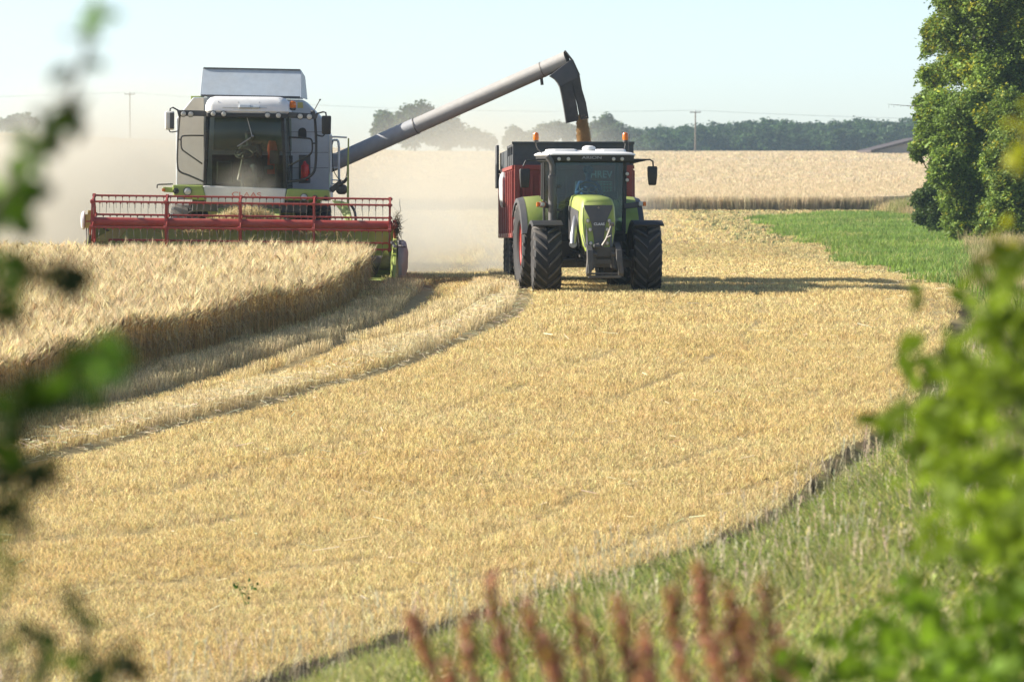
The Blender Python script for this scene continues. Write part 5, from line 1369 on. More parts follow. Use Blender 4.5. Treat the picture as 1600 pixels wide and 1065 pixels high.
tag(merge([far_set(16000, -0.35, 1.0, 0.0, 0.86, 0.02, 3), far_set(42000, 1, 45, 0.5, 0.40, 0.028, 3), far_set(36000, 45, 180, 0.5, 0.40, 0.045, 5), far_set(26000, 180, 495, 0.5, 0.4, 0.09, 10)], 'wheat_ears', 'straw'), 'wheat standing along the cut edge of the far field', 'wheat', kind='stuff')

# ------------------------------------------------------------------ grass
def blade_tuft(seed, n, h, spread, w, droop):
    r = random.Random(seed); parts = []
    for k in range(n):
        a = r.random() * 360; hh = h * r.uniform(.5, 1.1); d = droop * r.uniform(.2, 1.2) * hh; x0, y0 = r.gauss(0, spread), r.gauss(0, spread)
        v, f = rotv(strip([(0, 0, 0), (0, d * .3, hh * .55), (0, d, hh * r.uniform(.8, 1))], [w, w * .8, w * .15]), a)
        parts.append(([(p[0] + x0, p[1] + y0, p[2]) for p in v], f))
    return joinv(*parts)
# green strip by the hedge
n = 75000
px_ = np.array(GREEN_POLY); x = px_[:, 0].min() + np.ptp(px_[:, 0]) * rng.random(n); y = px_[:, 1].min() + np.ptp(px_[:, 1]) * rng.random(n)
wob = (vnoise(x, y, 1.5, 81) - .5) * 1.6 + (vnoise(x, y, 6, 80) - .5) * 1.2
m = inside(GREEN_POLY, x + wob, y) & ~outside_frustum(x, y, 1.5); x, y = x[m], y[m]; n = len(x)
hue = vnoise(x, y, 4, 82)[:, None]
c = (np.array([[0.14, 0.225, 0.058]]) * (1 - hue) + np.array([[0.225, 0.31, 0.085]]) * hue) * (1 + rng.normal(0, .2, (n, 1)))
c = c * (0.75 + .5 * vnoise(x, y, 1.1, 86)[:, None]); pal = rng.random(n) < 0.04 + .22 * (vnoise(x, y, 2.3, 87) > .66); c[pal] = np.array([0.46, 0.42, 0.2])
tag(scatter('green_crop', [blade_tuft(600 + i, 7, 0.26, 0.10, 0.022, .5) for i in range(6)], np.stack([x, y, ground(x, y)], 1), rng.random(n) * 6.28, rng.normal(0, .1, (n, 2)), 0.7 + .6 * rng.random(n), c, 'leaf'), 'bright green strip of young grass between the stubble and the hedge', 'grass', kind='stuff')
# tall dry grass at the hedge foot
DRY = [G(*p) for p in [(1375, 331), (1400, 335), (1445, 344), (1500, 368), (1545, 400), (1570, 433), (1575, 478), (1800, 478), (1800, 334), (1500, 330)]]
n = 120000
px_ = np.array(DRY); x = px_[:, 0].min() + np.ptp(px_[:, 0]) * rng.random(n); y = px_[:, 1].min() + np.ptp(px_[:, 1]) * rng.random(n)
wob = (vnoise(x, y, 2.5, 83) - .5) * 2.0
m = inside(DRY, x + wob, y) & ~outside_frustum(x, y, 2.5); x, y = x[m], y[m]; n = len(x)
hue = (vnoise(x, y, 2.2, 84) > .45)[:, None]
c = np.where(hue, np.array([[0.50, 0.40, 0.21]]), np.array([[0.27, 0.27, 0.09]])) * (1 + rng.normal(0, .2, (n, 1)))
tag(scatter('dry_grass', [blade_tuft(620 + i, 9, 0.9, 0.16, 0.02, .35) for i in range(6)], np.stack([x, y, ground(x, y)], 1), rng.random(n) * 6.28, rng.normal(0, .15, (n, 2)), (0.4 + .8 * rng.random(n) * vnoise(x, y, 3, 85)) * np.where((y > 195), 1.55, 1.0), c, 'straw'), 'tall dry grass and weeds along the foot of the hedge', 'grass', kind='stuff')
# ragged tall stems at the corner of the far wheat
# verge in front
def verge(n, y0, y1, hgt, w, marg, nb, seed):
    x, y = frustum_pts(n, y0, y1, marg)
    e = np.interp(x, _ex, _ey)
    d = e - y
    gap = rng.random(n) < .05 + .55 * (vnoise(x, y, .45, 57) > .62)
    m = ((d > np.where(gap, -.05, 0.7 + 0.9 * (vnoise(x, y, .7, seed) - .5))) & (x < 9.2)) | ((x >= 9.2) & (y < 80)); x, y, d = x[m], y[m], d[m]; n = len(x)
    hue = vnoise(x, y, 1.3, seed + 1)[:, None]; hue2 = vnoise(x, y, 0.5, seed + 2)[:, None]
    c = np.array([[0.20, 0.275, 0.07]]) * (1 - hue) + np.array([[0.38, 0.405, 0.155]]) * hue
    c = c * (0.7 + .6 * hue2) * (1 + rng.normal(0, .18, (n, 1)))
    dry = rng.random(n) < 0.25 + .3 * (hue[:, 0] > .55); c[dry] = np.array([0.47, 0.41, 0.24]) * (1 + rng.normal(0, .15, (dry.sum(), 1)))
    s = (0.55 + .9 * rng.random(n)) * np.clip(0.12 + d * 0.11, 0.16, 1.0) * np.clip(0.3 + 0.7 * (x + 2.4) / 3.0, 0.22, 1.0)
    s = np.where(gap[m] & (d < .8), .16 + .3 * rng.random(n), s)
    if seed == 89: return [weed_tuft(880 + i) for i in range(6)], np.stack([x, y, bank(x, y) + micro(x, y)], 1), rng.random(n) * 6.28, rng.normal(0, .1, (n, 2)), s, c * np.array([[1.05, 1.05, 1.0]])
    return [blade_tuft(seed * 10 + i, nb, hgt, 0.06, w * (1 if i % 2 else 2.2), .9) for i in range(8)], np.stack([x, y, bank(x, y) + micro(x, y) - 0.02], 1), rng.random(n) * 6.28, rng.normal(0, .18, (n, 2)), s, c
def weed_tuft(seed):
    r = random.Random(seed); parts = []
    for k in range(9):
        a = r.random() * 6.28; z = r.uniform(.05, .34); d = r.uniform(.0, .10); q = r.uniform(.014, .032); t = r.uniform(-1.5, 1.8)
        x0, y0 = math.cos(a) * d, math.sin(a) * d; ux, uy = math.cos(a) * q, math.sin(a) * q; px, py = -uy * .6, ux * .6
        parts.append(([(x0, y0, z), (x0 + ux - px, y0 + uy - py, z + t * q), (x0 + 2 * ux, y0 + 2 * uy, z + t * q * .6), (x0 + ux + px, y0 + uy + py, z + t * q)], [(0, 1, 2, 3)]))
    return joinv(*parts)
tag(merge([verge(8000, 24, 50, 0.3, .01, .6, 6, 89), verge(26000, 13, 27, 0.27, 0.008, .6, 6, 91), verge(75000, 27, 42, 0.36, 0.008, .6, 6, 94), verge(42000, 42, 80, 0.34, 0.011, .8, 6, 97)], 'verge_grass', 'leaf'), 'rough green and yellow grass on the bank along the near field edge', 'grass', kind='stuff')
# pale seed heads and cow parsley above the verge grass
def head_stem(seed):
    r = random.Random(seed); parts = [strip([(0, 0, 0), (.02, 0, .5), (.05, 0, 1)], [.006, .005, .004])]
    for k in range(16):
        z = 1 - r.random() * .25; a = r.random() * 360
        v, f = rotv(strip([(0, 0, 0), (0.012, 0, .03), (0.03, 0, .05)], [.003, .012, .003]), a)
        parts.append(([(p[0] + .05 * z, p[1], p[2] + z - .03) for p in v], f))
    return joinv(*parts)
n = 5200
x, y = frustum_pts(n, 27, 60, .5); e = np.interp(x, _ex, _ey); d = e - y
m = (d > 2.2) & (rng.random(n) < vnoise(x, y, 1.2, 99) * 1.3 - .15) & (x < 9.2); x, y = x[m], y[m]; n = len(x)
tag(scatter('seed_heads', [head_stem(700 + i) for i in range(6)], np.stack([x, y, bank(x, y)], 1), rng.random(n) * 6.28, rng.normal(0, .16, (n, 2)), 0.38 + .35 * rng.random(n), tonecol((0.52, 0.45, 0.30), n, .15), 'straw'), 'pale feathery seed heads standing above the verge grass', 'grass', kind='stuff')
# ------------------------------------------------------------------ trees and shrubs
def leaf_tmpl(l, w, fold=0.25, droop=0.3):
    v = [(0, 0, 0), (-w / 2, l * .35, fold * w), (0, l * .4, 0), (w / 2, l * .35, fold * w), (-w * .38, l * .75, fold * w * .6 - droop * l * .3), (0, l, -droop * l * .5), (w * .38, l * .75, fold * w * .6 - droop * l * .3)]
    f = [(0, 2, 1, 1), ]
    return np.array(v, float), np.array([(0, 2, 4, 1), (0, 3, 6, 2), (2, 5, 5, 4), (2, 6, 5, 5)][:2] + [(2, 6, 5, 4)], int)
def clump_tmpl(seed, n, r, l, w):
    rr = random.Random(seed); parts = []
    V0, F0 = leaf_tmpl(l, w)
    for k in range(n):
        m = Euler((rr.uniform(-1.1, 1.1), rr.uniform(-.9, .9), rr.random() * 6.28)).to_matrix(); s = rr.uniform(.6, 1.2)
        d = Vector((rr.gauss(0, 1), rr.gauss(0, 1), rr.gauss(0, 1))).normalized() * r * rr.random() ** .4
        parts.append(([tuple(m @ (Vector(v) * s) + d) for v in V0], [tuple(f) for f in F0]))
    return joinv(*parts)
def crown_points(blobs, n, hollow=0.45):
    """points in the outer part of many overlapping balls (x, y, z, r)"""
    blobs = list(blobs)
    for q in list(blobs):      # smaller sprays standing out of each bough
        for k in range(4):
            d = Vector((rng.normal(), rng.normal(), rng.normal() + .3)).normalized() * q[3] * rng.uniform(.8, 1.15); blobs.append((q[0] + d.x, q[1] + d.y, q[2] + d.z, q[3] * rng.uniform(.18, .38)))
    B = np.array(blobs, float); w = B[:, 3] ** 2; w /= w.sum()
    i = rng.choice(len(B), n, p=w); d = rng.normal(0, 1, (n, 3)); d /= np.linalg.norm(d, axis=1)[:, None]
    rad = (hollow + (1 - hollow) * rng.random(n) ** 0.6) * (1 + rng.normal(0, .10, n))
    lump = 1 + 0.25 * np.sin(d[:, 0] * 5 + i) * np.sin(d[:, 2] * 6 + i * 1.7)
    return B[i, :3] + d * (B[i, 3] * rad * lump)[:, None], i
def tree(name, label, cat, base, blobs, n, tm, colr, dv=.25, trunk_r=.18, group=None, mat='farleaf', limbs=9, hollow=.35, yellow=0.0, foliage='crown'):
    root = tag(empty(name, base), label, cat, group)
    b = MB(); bx = np.array(blobs); top = bx[:, :3].mean(0)
    t0 = Vector((0, 0, -0.1)); t1 = Vector(tuple(top - np.array(base))) * 0.6
    t1.z = max(t1.z, 0.2)
    b.tube([t0, t0.lerp(t1, .35) + Vector((.05, 0, 0)), t0.lerp(t1, .7), t1], [trunk_r, trunk_r * .8, trunk_r * .6, trunk_r * .4], 9)
    for k in rng.choice(len(blobs), min(limbs, len(blobs)), replace=False):
        e = Vector(tuple(bx[k, :3] - np.array(base))); s = t0.lerp(t1, rng.uniform(.3, .9))
        b.tube([s, s.lerp(e, .5) + Vector((0, 0, .1 * e.length * .2)), e], [trunk_r * .4, trunk_r * .22, trunk_r * .06], 7)
    b.build('trunk', 'bark', root, smooth=True)
    P, i = crown_points(blobs, n, hollow)
    tone = rng.normal(1, .12, 5 * len(blobs))[i][:, None]
    c = np.asarray(colr)[None] * tone * (1 + rng.normal(0, dv, (n, 1)))
    if yellow: yl = (rng.random(n) < yellow)[:, None]; c = np.where(yl, c * np.array([[2.0, 1.35, .7]]), c)
    o = scatter(foliage, tm, P - np.array(base)[None], rng.random(n) * 6.28, rng.normal(0, .25, (n, 2)), 0.7 + .6 * rng.random(n), np.clip(c, .008, .8), mat, parent=root)
    return root
def pxblobs(lst, y, dy, sc=0.86):
    out = []
    for q in lst:
        yy = y + random.uniform(-dy, dy) if len(q) < 4 else q[3]
        p = at(q[0], q[1], yy); out.append((p.x, p.y, p.z, q[2] * sc * yy / F))
    return out
# hedge trees on the right
HT = [clump_tmpl(800 + i, 9, 0.21, 0.14, 0.09) for i in range(8)]
A = [(1490, 12, 34), (1530, 40, 50), (1478, 58, 32), (1458, 44, 16), (1452, 74, 14), (1585, 30, 55), (1502, 102, 40), (1460, 122, 24), (1447, 116, 13), (1550, 110, 55), (1600, 110, 60), (1560, -40, 80), (1500, -60, 50), (1620, 40, 60), (1640, -60, 80), (1640, 140, 70)]
Bq = [(1475, 172, 34), (1452, 160, 16), (1445, 180, 12), (1515, 180, 50), (1456, 214, 26), (1441, 228, 16), (1434, 240, 10), (1490, 232, 42), (1478, 262, 28), (1500, 290, 38), (1535, 240, 50), (1498, 318, 26), (1545, 300, 45), (1530, 338, 26), (1508, 340, 22), (1500, 362, 16), (1525, 366, 20), (1548, 368, 18), (1490, 350, 16), (1512, 378, 16), (1535, 384, 16)]
Cq = [(1585, 190, 50), (1580, 260, 50), (1620, 230, 60), (1590, 310, 46), (1560, 345, 30), (1610, 350, 50), (1580, 375, 26), (1640, 300, 50), (1560, 385, 16), (1540, 368, 18), (1600, 400, 24), (1640, 395, 30), (1580, 400, 20), (1555, 396, 15), (1565, 330, 30)]
gz = lambda x, y: float(ground(np.array([x]), np.array([y]))[0])
def px_base(px, y): x = (px - 800) / F * y; return (x, y, gz(x, y))
tree('hedge_tree', 'tall dense green tree rising out of the picture at the right edge', 'tree', px_base(1570, 158), pxblobs(A, 158, 4.0), 16000, HT, (0.175, 0.25, 0.05), .3, .25, yellow=.10)
tree('hedge_tree', 'dark green leafy hedge tree bulging over the wheat beside the tall tree', 'tree', px_base(1505, 152), pxblobs(Bq, 152, 3.2), 15500, HT, (0.165, 0.24, 0.05), .3, .2, yellow=.06)
tree('hedge_shrub', 'yellowish green hedge shrub at the right edge below the tall tree', 'shrub', px_base(1590, 146), pxblobs(Cq, 146, 3.0), 14000, HT, (0.168, 0.24, 0.05), .3, .15, yellow=.10)
tree('hedge_shrub', 'small low green shrub in dry grass at the left foot of the hedge', 'shrub', px_base(1455, 165), pxblobs([(1452, 302, 13), (1436, 312, 9), (1467, 314, 15), (1478, 328, 15), (1446, 326, 13), (1482, 344, 16), (1460, 342, 15), (1440, 338, 11)], 164, 1), 1800, HT, (0.075, 0.12, 0.03), .25, .06)
# a bare twig reaching out of the hedge
tw = MB().tube([at(1455, 163, 152), at(1425, 166, 152), at(1400, 164, 152), at(1387, 163, 152)], [.02, .014, .009, .005], 6)
for k in range(16):
    t = 1389 + k * 3.6; a = at(t, 164.5, 152); tw.tube([a, a + Vector((random.uniform(-.06, .06), random.uniform(-.1, .1), random.uniform(-.12, .05)))], [.006, .003], 5)
tag(tw.build('bare_twig', 'bark', None, smooth=True), 'bare dark twig reaching left out of the hedge against the sky', 'twig')

# distant trees standing alone behind the field
FT = [clump_tmpl(830 + i, 9, 0.75, 0.75, 0.55) for i in range(6)]
def faraway(label, lst, y, n, colr=(0.05, 0.085, 0.03), name='tree'):
    bl = pxblobs(lst, y, 2); bx = np.array(bl); x = bx[:, 0].mean(); b0 = (x, y, gz(x, y))
    tree(name, label, 'tree', b0, bl, n, FT, colr, .2, .35, hollow=.3)
faraway('small hazy round tree standing alone left of the unloading auger', [(600, 188, 13), (594, 202, 10), (607, 202, 11), (600, 215, 12)], 740, 500)
faraway('larger hazy tree behind the middle of the unloading auger', [(640, 182, 18), (660, 178, 16), (630, 195, 12), (665, 198, 20), (645, 208, 20)], 735, 900)
faraway('broad hazy tree partly hidden under the unloading auger', [(690, 195, 18), (707, 200, 15), (680, 210, 18), (712, 215, 14), (695, 220, 12)], 745, 800)
faraway('low hazy bushy tree just right of the auger above the field', [(738, 212, 10), (752, 217, 9), (765, 222, 8), (728, 218, 9)], 750, 450)
faraway('faint hazy tree left of the orange beacon above the trailer', [(808, 214, 12), (820, 219, 10), (797, 220, 9)], 780, 450)
faraway('faint hazy broad tree behind the right side of the spout', [(850, 208, 13), (868, 203, 13), (885, 208, 12), (835, 216, 10)], 790, 700)
faraway('faint hazy tree between the spout and the right orange beacon', [(930, 205, 13), (950, 198, 14), (965, 205, 12), (940, 215, 12)], 800, 700)
faraway('small dark tree on the skyline at the far left edge', [(22, 193, 9), (35, 190, 10), (48, 193, 9), (10, 196, 7)], 760, 450)
# the wood on the skyline
P, Cw = [], []
xs = np.linspace(955, 1650, 66)
tops = lambda p: np.interp(p, [955, 980, 1040, 1070, 1100, 1160, 1195, 1230, 1290, 1330, 1345, 1365, 1400, 1440, 1700], [200, 196, 195, 193, 190, 188, 182, 186, 190, 184, 180, 186, 188, 178, 176])
for row, (yy, dz) in enumerate(((860, 10), (890, 4), (930, 0))):
    for px in xs:
        p = px + random.uniform(-6, 6); r = random.uniform(9, 19); ty = tops(p) + dz * random.uniform(.5, 2.2) + random.uniform(0, 6)
        bl = pxblobs([(p, ty + r, r), (p - r * .5, ty + r * 1.9, r * .8), (p + r * .5, ty + r * 1.8, r * .85), (p, ty + r * 2.9, r), (p + r * .3, ty + r * 3.8, r * .9)], yy, 8)
        k = 150; Q, i = crown_points(bl, k, .6); P.append(Q); cc = np.array([0.042, 0.080, 0.026]) * random.uniform(.65, 1.35)
        Cw.append(cc[None] * (1 + rng.normal(0, .2, (k, 1))))
P, Cw = np.concatenate(P), np.concatenate(Cw); n = len(P)
tag(scatter('wood', FT, P, rng.random(n) * 6.28, rng.normal(0, .25, (n, 2)), 0.7 + .6 * rng.random(n), np.clip(Cw, .01, .5), 'farleaf'), 'long blue green wood along the skyline on the right', 'wood', kind='stuff')

# power poles with a sagging wire, barn roof
def pole(px, pyt, y, label):
    x = (px - 800) / F * y; zt = at(px, pyt, y).z; zb = gz(x, y)
    r = tag(empty('power_pole', (x, y, zb)), label, 'power pole', 'poles of the power line')
    MB().tube([(0, 0, -.1), (0, 0, zt - zb)], [.14, .10], 10).build('post', 'polewood', r, smooth=True)
    MB().box((0, -.1, zt - zb - .35), (1.7, .12, .14)).build('crossarm', 'polewood', r)
    for dx in (-.75, 0, .75): MB().lathe([(.03, 0), (.07, .08), (.05, .2), (.02, .24)], (dx, -.1, zt - zb - .28), 'z', 8).build('insulator', 'greypaint', r)
    return Vector((x, y, zt))
p1 = pole(1086, 172, 600, 'wooden power pole in front of the distant wood on the right')
p2 = pole(204, 144, 620, 'faint power pole in the dust left of the combine harvester')
b = MB()
def sagw(a, c, s): return [a.lerp(c, t) - Vector((0, 0, s * 4 * t * (1 - t))) for t in np.linspace(0, 1, 13)]
for dx in (-.75, .75):
    o_ = Vector((dx, 0, -.05)); q0, q3 = p2 + Vector((-110, 10, .5)), p1 + Vector((110, -10, -1))
    for a, c in ((q0, p2), (p2, p1), (p1, q3)): b.tube(sagw(a + o_, c + o_, 1.2), .009, 4, cap=False)
tag(b.build('power_line', 'wire', None), 'thin power line sagging between the two distant poles', 'power line')
def barn():
    y = 560; x0 = at(1366, 236, y).x; zt0, zt1 = at(1366, 236.8, y).z, at(1440, 218, y).z; x1 = at(1440, 218, y).x; x2 = x1 + (x1 - x0)
    zb = gz(x1, y); r = tag(empty('barn', (x1, y, zb)), 'low barn with a dark shallow roof half hidden by the field and hedge', 'barn')
    L = lambda x, yy, z: (x - x1, yy, z - zb)
    MB().loft([[L(x0, d, zb - .2), L(x2, d, zb - .2), L(x2, d, zt0), L(x1, d, zt1), L(x0, d, zt0)] for d in (0, 22)]).build('wall', 'barnwall', r)
    b = MB()
    for s, xa in ((-1, x0 - .5), (1, x2 + .5)):
        b.hexa([L(xa, -.5, zt0 - .1), L(x1, -.5, zt1 + .03), L(x1, 22.5, zt1 + .03), L(xa, 22.5, zt0 - .1), L(xa, -.5, zt0 + .2), L(x1, -.5, zt1 + .33), L(x1, 22.5, zt1 + .33), L(xa, 22.5, zt0 + .2)])
    b.build('roof', 'barnroof', r)
barn()

# ------------------------------------------------------------------ near plants, out of focus
LF = [leaf_tmpl(1.0, 0.62, .25, .2 + .2 * i) for i in range(3)]
def near_shrub(name, label, cat, stems, leaves, depth, size, colr, jit=.12, base=None, mult=2.6):
    """stems: lists of photo points, leaves: (px, py, tone, count); built at its true distance, stems running down to the bank"""
    b0 = at(*base, depth); b0 = (b0.x, depth, float(bank(np.array([b0.x]), np.array([depth]))[0])); root = tag(empty(name, b0), label, cat); o0 = Vector(b0)
    b = MB()
    for st in stems:
        pts = [at(q[0], q[1], depth + (q[2] if len(q) > 2 else 0)) - o0 for q in smooth_line([tuple(list(q) + [0])[:3] for q in st], 4)]
        b.tube(pts, list(np.linspace(.009, .003, len(pts))), 6)
        b.tube([pts[0], pts[0] * .5 + Vector((random.uniform(-.03, .03), 0, 0)), Vector((random.uniform(-.06, .06), 0, -.05))], [.009, .012, .016], 6)
    b.build('stem', 'bark', root, smooth=True)
    P, Cc = [], []
    for px, py, tone, cnt, spread in leaves:
        tone *= random.uniform(.7, 1.35)
        for k in range(int(cnt * mult)):
            P.append(tuple(at(px + random.gauss(0, spread), py + random.gauss(0, spread), depth + random.gauss(0, jit)) - o0)); Cc.append(np.array(colr) * tone * random.uniform(.8, 1.25))
    n = len(P)
    scatter('leaves', LF, np.array(P), rng.random(n) * 6.28, np.stack([rng.normal(0, .7, n), rng.normal(0.9, .5, n)], 1), size * (0.7 + .6 * rng.random(n)), np.clip(np.array(Cc), .005, .8), 'leaf', parent=root, shade='full')
G1 = (0.13, 0.24, 0.025)
near_shrub('shrub', 'blurred leafy shrub spray at the left edge in front of the sky and wheat', 'shrub',
    [[(-60, 420), (-10, 330), (45, 250), (95, 190), (125, 110), (148, 30)], [(-60, 480), (20, 445), (70, 437), (115, 435)], [(-60, 640), (0, 640), (60, 620), (120, 590), (185, 550)], [(-60, 780), (0, 745), (45, 738), (75, 742)], [(-60, 520), (-10, 500), (30, 494)], [(-60, 820), (0, 806), (40, 803)], [(-20, 340), (30, 325), (60, 318)]],
    [(147, 33, 1.9, 2, 5), (132, 60, 1.1, 1, 5), (118, 105, .5, 1, 6), (100, 168, .35, 2, 6), (118, 178, .25, 2, 5), (80, 200, .5, 3, 7), (62, 215, .6, 3, 9), (45, 245, 1.2, 4, 10), (20, 280, .8, 5, 14), (8, 305, 1.6, 4, 12), (28, 325, .6, 4, 10), (2, 345, .8, 4, 12), (58, 315, .3, 2, 6), (5, 405, .9, 3, 12), (22, 428, .5, 3, 8), (72, 438, .2, 3, 7), (98, 434, .18, 4, 6), (112, 437, .18, 2, 4), (14, 495, .15, 4, 7), (170, 556, 1.8, 5, 9), (150, 570, 1.6, 4, 8), (125, 585, 1.1, 4, 8), (95, 605, .7, 5, 9), (60, 618, .45, 6, 11), (28, 628, .5, 5, 11), (10, 650, .4, 3, 10), (25, 715, .35, 4, 9), (45, 735, .2, 5, 9), (66, 742, .18, 3, 6), (5, 730, .3, 4, 9), (12, 803, .2, 5, 8), (35, 803, .2, 3, 6), (-5, 860, .6, 3, 9)],  # tones paint backlight and shade into the leaf colours
    5.4, .037, (0.06, 0.115, 0.014), .06, (-40, 1000), 2.5)
near_shrub('shrub', 'blurred low leafy sprig in the bottom left corner over the stubble', 'shrub',
    [[(170, 1120), (150, 1040), (125, 975), (98, 935)], [(170, 1120), (185, 1060), (192, 1025)], [(60, 1120), (60, 1040), (48, 992)], [(20, 1120), (10, 1060), (0, 920)]],
    [(98, 938, .35, 2, 5), (112, 945, .4, 2, 6), (128, 968, .5, 3, 7), (140, 985, .5, 2, 6), (38, 992, .2, 4, 7), (58, 988, .25, 3, 6), (78, 1008, 1.2, 3, 7), (96, 1014, 1.0, 3, 6), (142, 1035, 1.5, 4, 7), (150, 1058, 1.2, 4, 8), (186, 1022, .22, 5, 8), (195, 1045, .25, 4, 8), (0, 925, 1.4, 2, 6), (2, 1000, 1.0, 3, 8), (20, 1050, .6, 3, 9), (70, 1055, .8, 3, 10)],  # bright and dark tones here also hold backlight and shade
    6.3, .036, (0.05, 0.10, 0.014), .06, (110, 1200), 1.6)
RB = []
for px, py, r, k in [(1560, 430, 42, 16), (1595, 400, 30, 8), (1595, 500, 50, 26), (1545, 490, 30, 9), (1570, 560, 60, 34), (1490, 565, 28, 8), (1450, 580, 18, 4), (1425, 550, 16, 4), (1445, 465, 9, 2), (1410, 535, 10, 3), (1590, 640, 70, 44), (1500, 650, 55, 26), (1440, 660, 34, 10), (1395, 655, 18, 6), (1545, 720, 75, 48), (1455, 725, 45, 16), (1600, 790, 75, 48), (1505, 790, 60, 30), (1460, 855, 35, 10), (1560, 860, 60, 34), (1480, 690, 40, 14), (1530, 590, 45, 20), (1375, 665, 8, 2)]:
    RB.append((px, py, 1.0, k * 2, r * .52))
near_shrub('shrub', 'large blurred bright green bush filling the right edge beside the field', 'shrub',
    [[(1640, 1000), (1610, 800), (1590, 640), (1570, 520), (1565, 410)], [(1620, 850), (1540, 740), (1470, 690), (1400, 655)], [(1620, 700), (1530, 600), (1460, 575), (1412, 540)], [(1640, 950), (1560, 860), (1470, 850)], [(1640, 640), (1600, 560), (1520, 500), (1450, 465)]],
    RB, 9.5, .052, (0.135, 0.19, 0.02), .75, (1640, 1100), .95)
near_shrub('shrub', 'blurred yellowish leaf spray at the right edge in front of the hedge', 'shrub',
    [[(1660, 300), (1625, 250), (1597, 205), (1575, 180)], [(1660, 420), (1620, 390), (1590, 370)]],
    [(1592, 186, 1.5, 3, 6), (1590, 222, 1.9, 5, 9), (1598, 250, 1.5, 4, 7), (1604, 200, 1.1, 4, 8), (1545, 385, .9, 3, 8), (1600, 380, 1.1, 5, 10)],
    8.5, .042, (0.20, 0.20, 0.018), .08, (1680, 700), .8)
RB = []
for px, py, r, k in [(1560, 990, 80, 60), (1480, 1015, 60, 36), (1605, 925, 60, 34), (1430, 1040, 45, 20), (1400, 985, 22, 7), (1520, 1060, 70, 40), (1610, 1050, 60, 40), (1390, 1055, 30, 10), (1330, 1050, 34, 12), (1300, 1000, 16, 4), (1250, 1045, 30, 9), (1355, 1005, 34, 11), (1415, 935, 22, 6), (1455, 960, 36, 14), (1220, 1065, 26, 6)]:
    RB.append((px, py, 1.0, k * 2, r * .5))
near_shrub('shrub', 'blurred low green bush in the bottom right corner on the bank', 'shrub',
    [[(1600, 1150), (1580, 1040), (1560, 960), (1590, 900)], [(1560, 1150), (1480, 1040), (1400, 990)], [(1500, 1150), (1420, 1080), (1330, 1050)]],
    RB, 10.5, .055, (0.12, 0.195, 0.022), .8, (1560, 1250), 1.0)

# red dock spikes on the bank
def dock(px, py, y, label, lean, big=1.0):
    tip = at(px, py, y); bx = tip.x - lean * .9; bz = float(bank(np.array([bx]), np.array([y]))[0]); o0 = Vector((bx, y, bz)); h = tip.z - bz
    r = tag(empty('dock_plant', o0), label, 'dock', 'red dock spikes')
    pts = [Vector((lean * .9 * t ** 1.4, 0, h * t)) for t in np.linspace(0, 1, 9)]
    MB().tube(pts, list(np.linspace(.008, .003, 9)), 6).build('stem', 'bark', r, smooth=True)
    n = int(900 * big); nb = 26; tk = 1 - np.sort(rng.random(nb)) * .6; ak = rng.random(nb) * 6.28; kk = rng.integers(0, nb, n); ss = rng.random(n) * (.05 + .22 * (1 - tk[kk])) * big; main = rng.random(n) < .5; t = np.where(main, 1 - rng.random(n) * .62, tk[kk]); ss = np.where(main, 0, ss)
    P = np.stack([lean * .9 * t ** 1.4, np.zeros(n), h * t], 1); rad = .003 + (.009 + .004 * main) * rng.random(n); P += np.stack([np.cos(ak[kk]) * ss * .4, np.sin(ak[kk]) * ss * .4, ss * .8], 1)
    a = rng.random(n) * 6.28; P += np.stack([np.cos(a) * rad, np.sin(a) * rad, rng.normal(0, .008, n)], 1)
    c = np.where((rng.random(n) < .72)[:, None], np.array([[0.42, 0.185, 0.165]]), np.array([[0.30, 0.20, 0.06]])) * (1 + rng.normal(0, .25, (n, 1)))
    scatter('flower_spike', LF, P, rng.random(n) * 6.28, np.stack([rng.normal(0, .8, n), rng.normal(0, .8, n)], 1), .012 + .012 * rng.random(n), np.clip(c, .01, .8), 'leaf', parent=r, shade='full')
    m = 7; P = np.stack([lean * .2 * np.ones(m), np.zeros(m), h * (.12 + .28 * rng.random(m))], 1)
    scatter('leaves', [leaf_tmpl(1, .3, .2, .4)], P, rng.random(m) * 6.28, np.stack([rng.normal(0, .5, m), rng.normal(.8, .3, m)], 1), .16 + .1 * rng.random(m), tonecol((0.14, 0.17, 0.04), m), 'leaf', parent=r, shade='full')
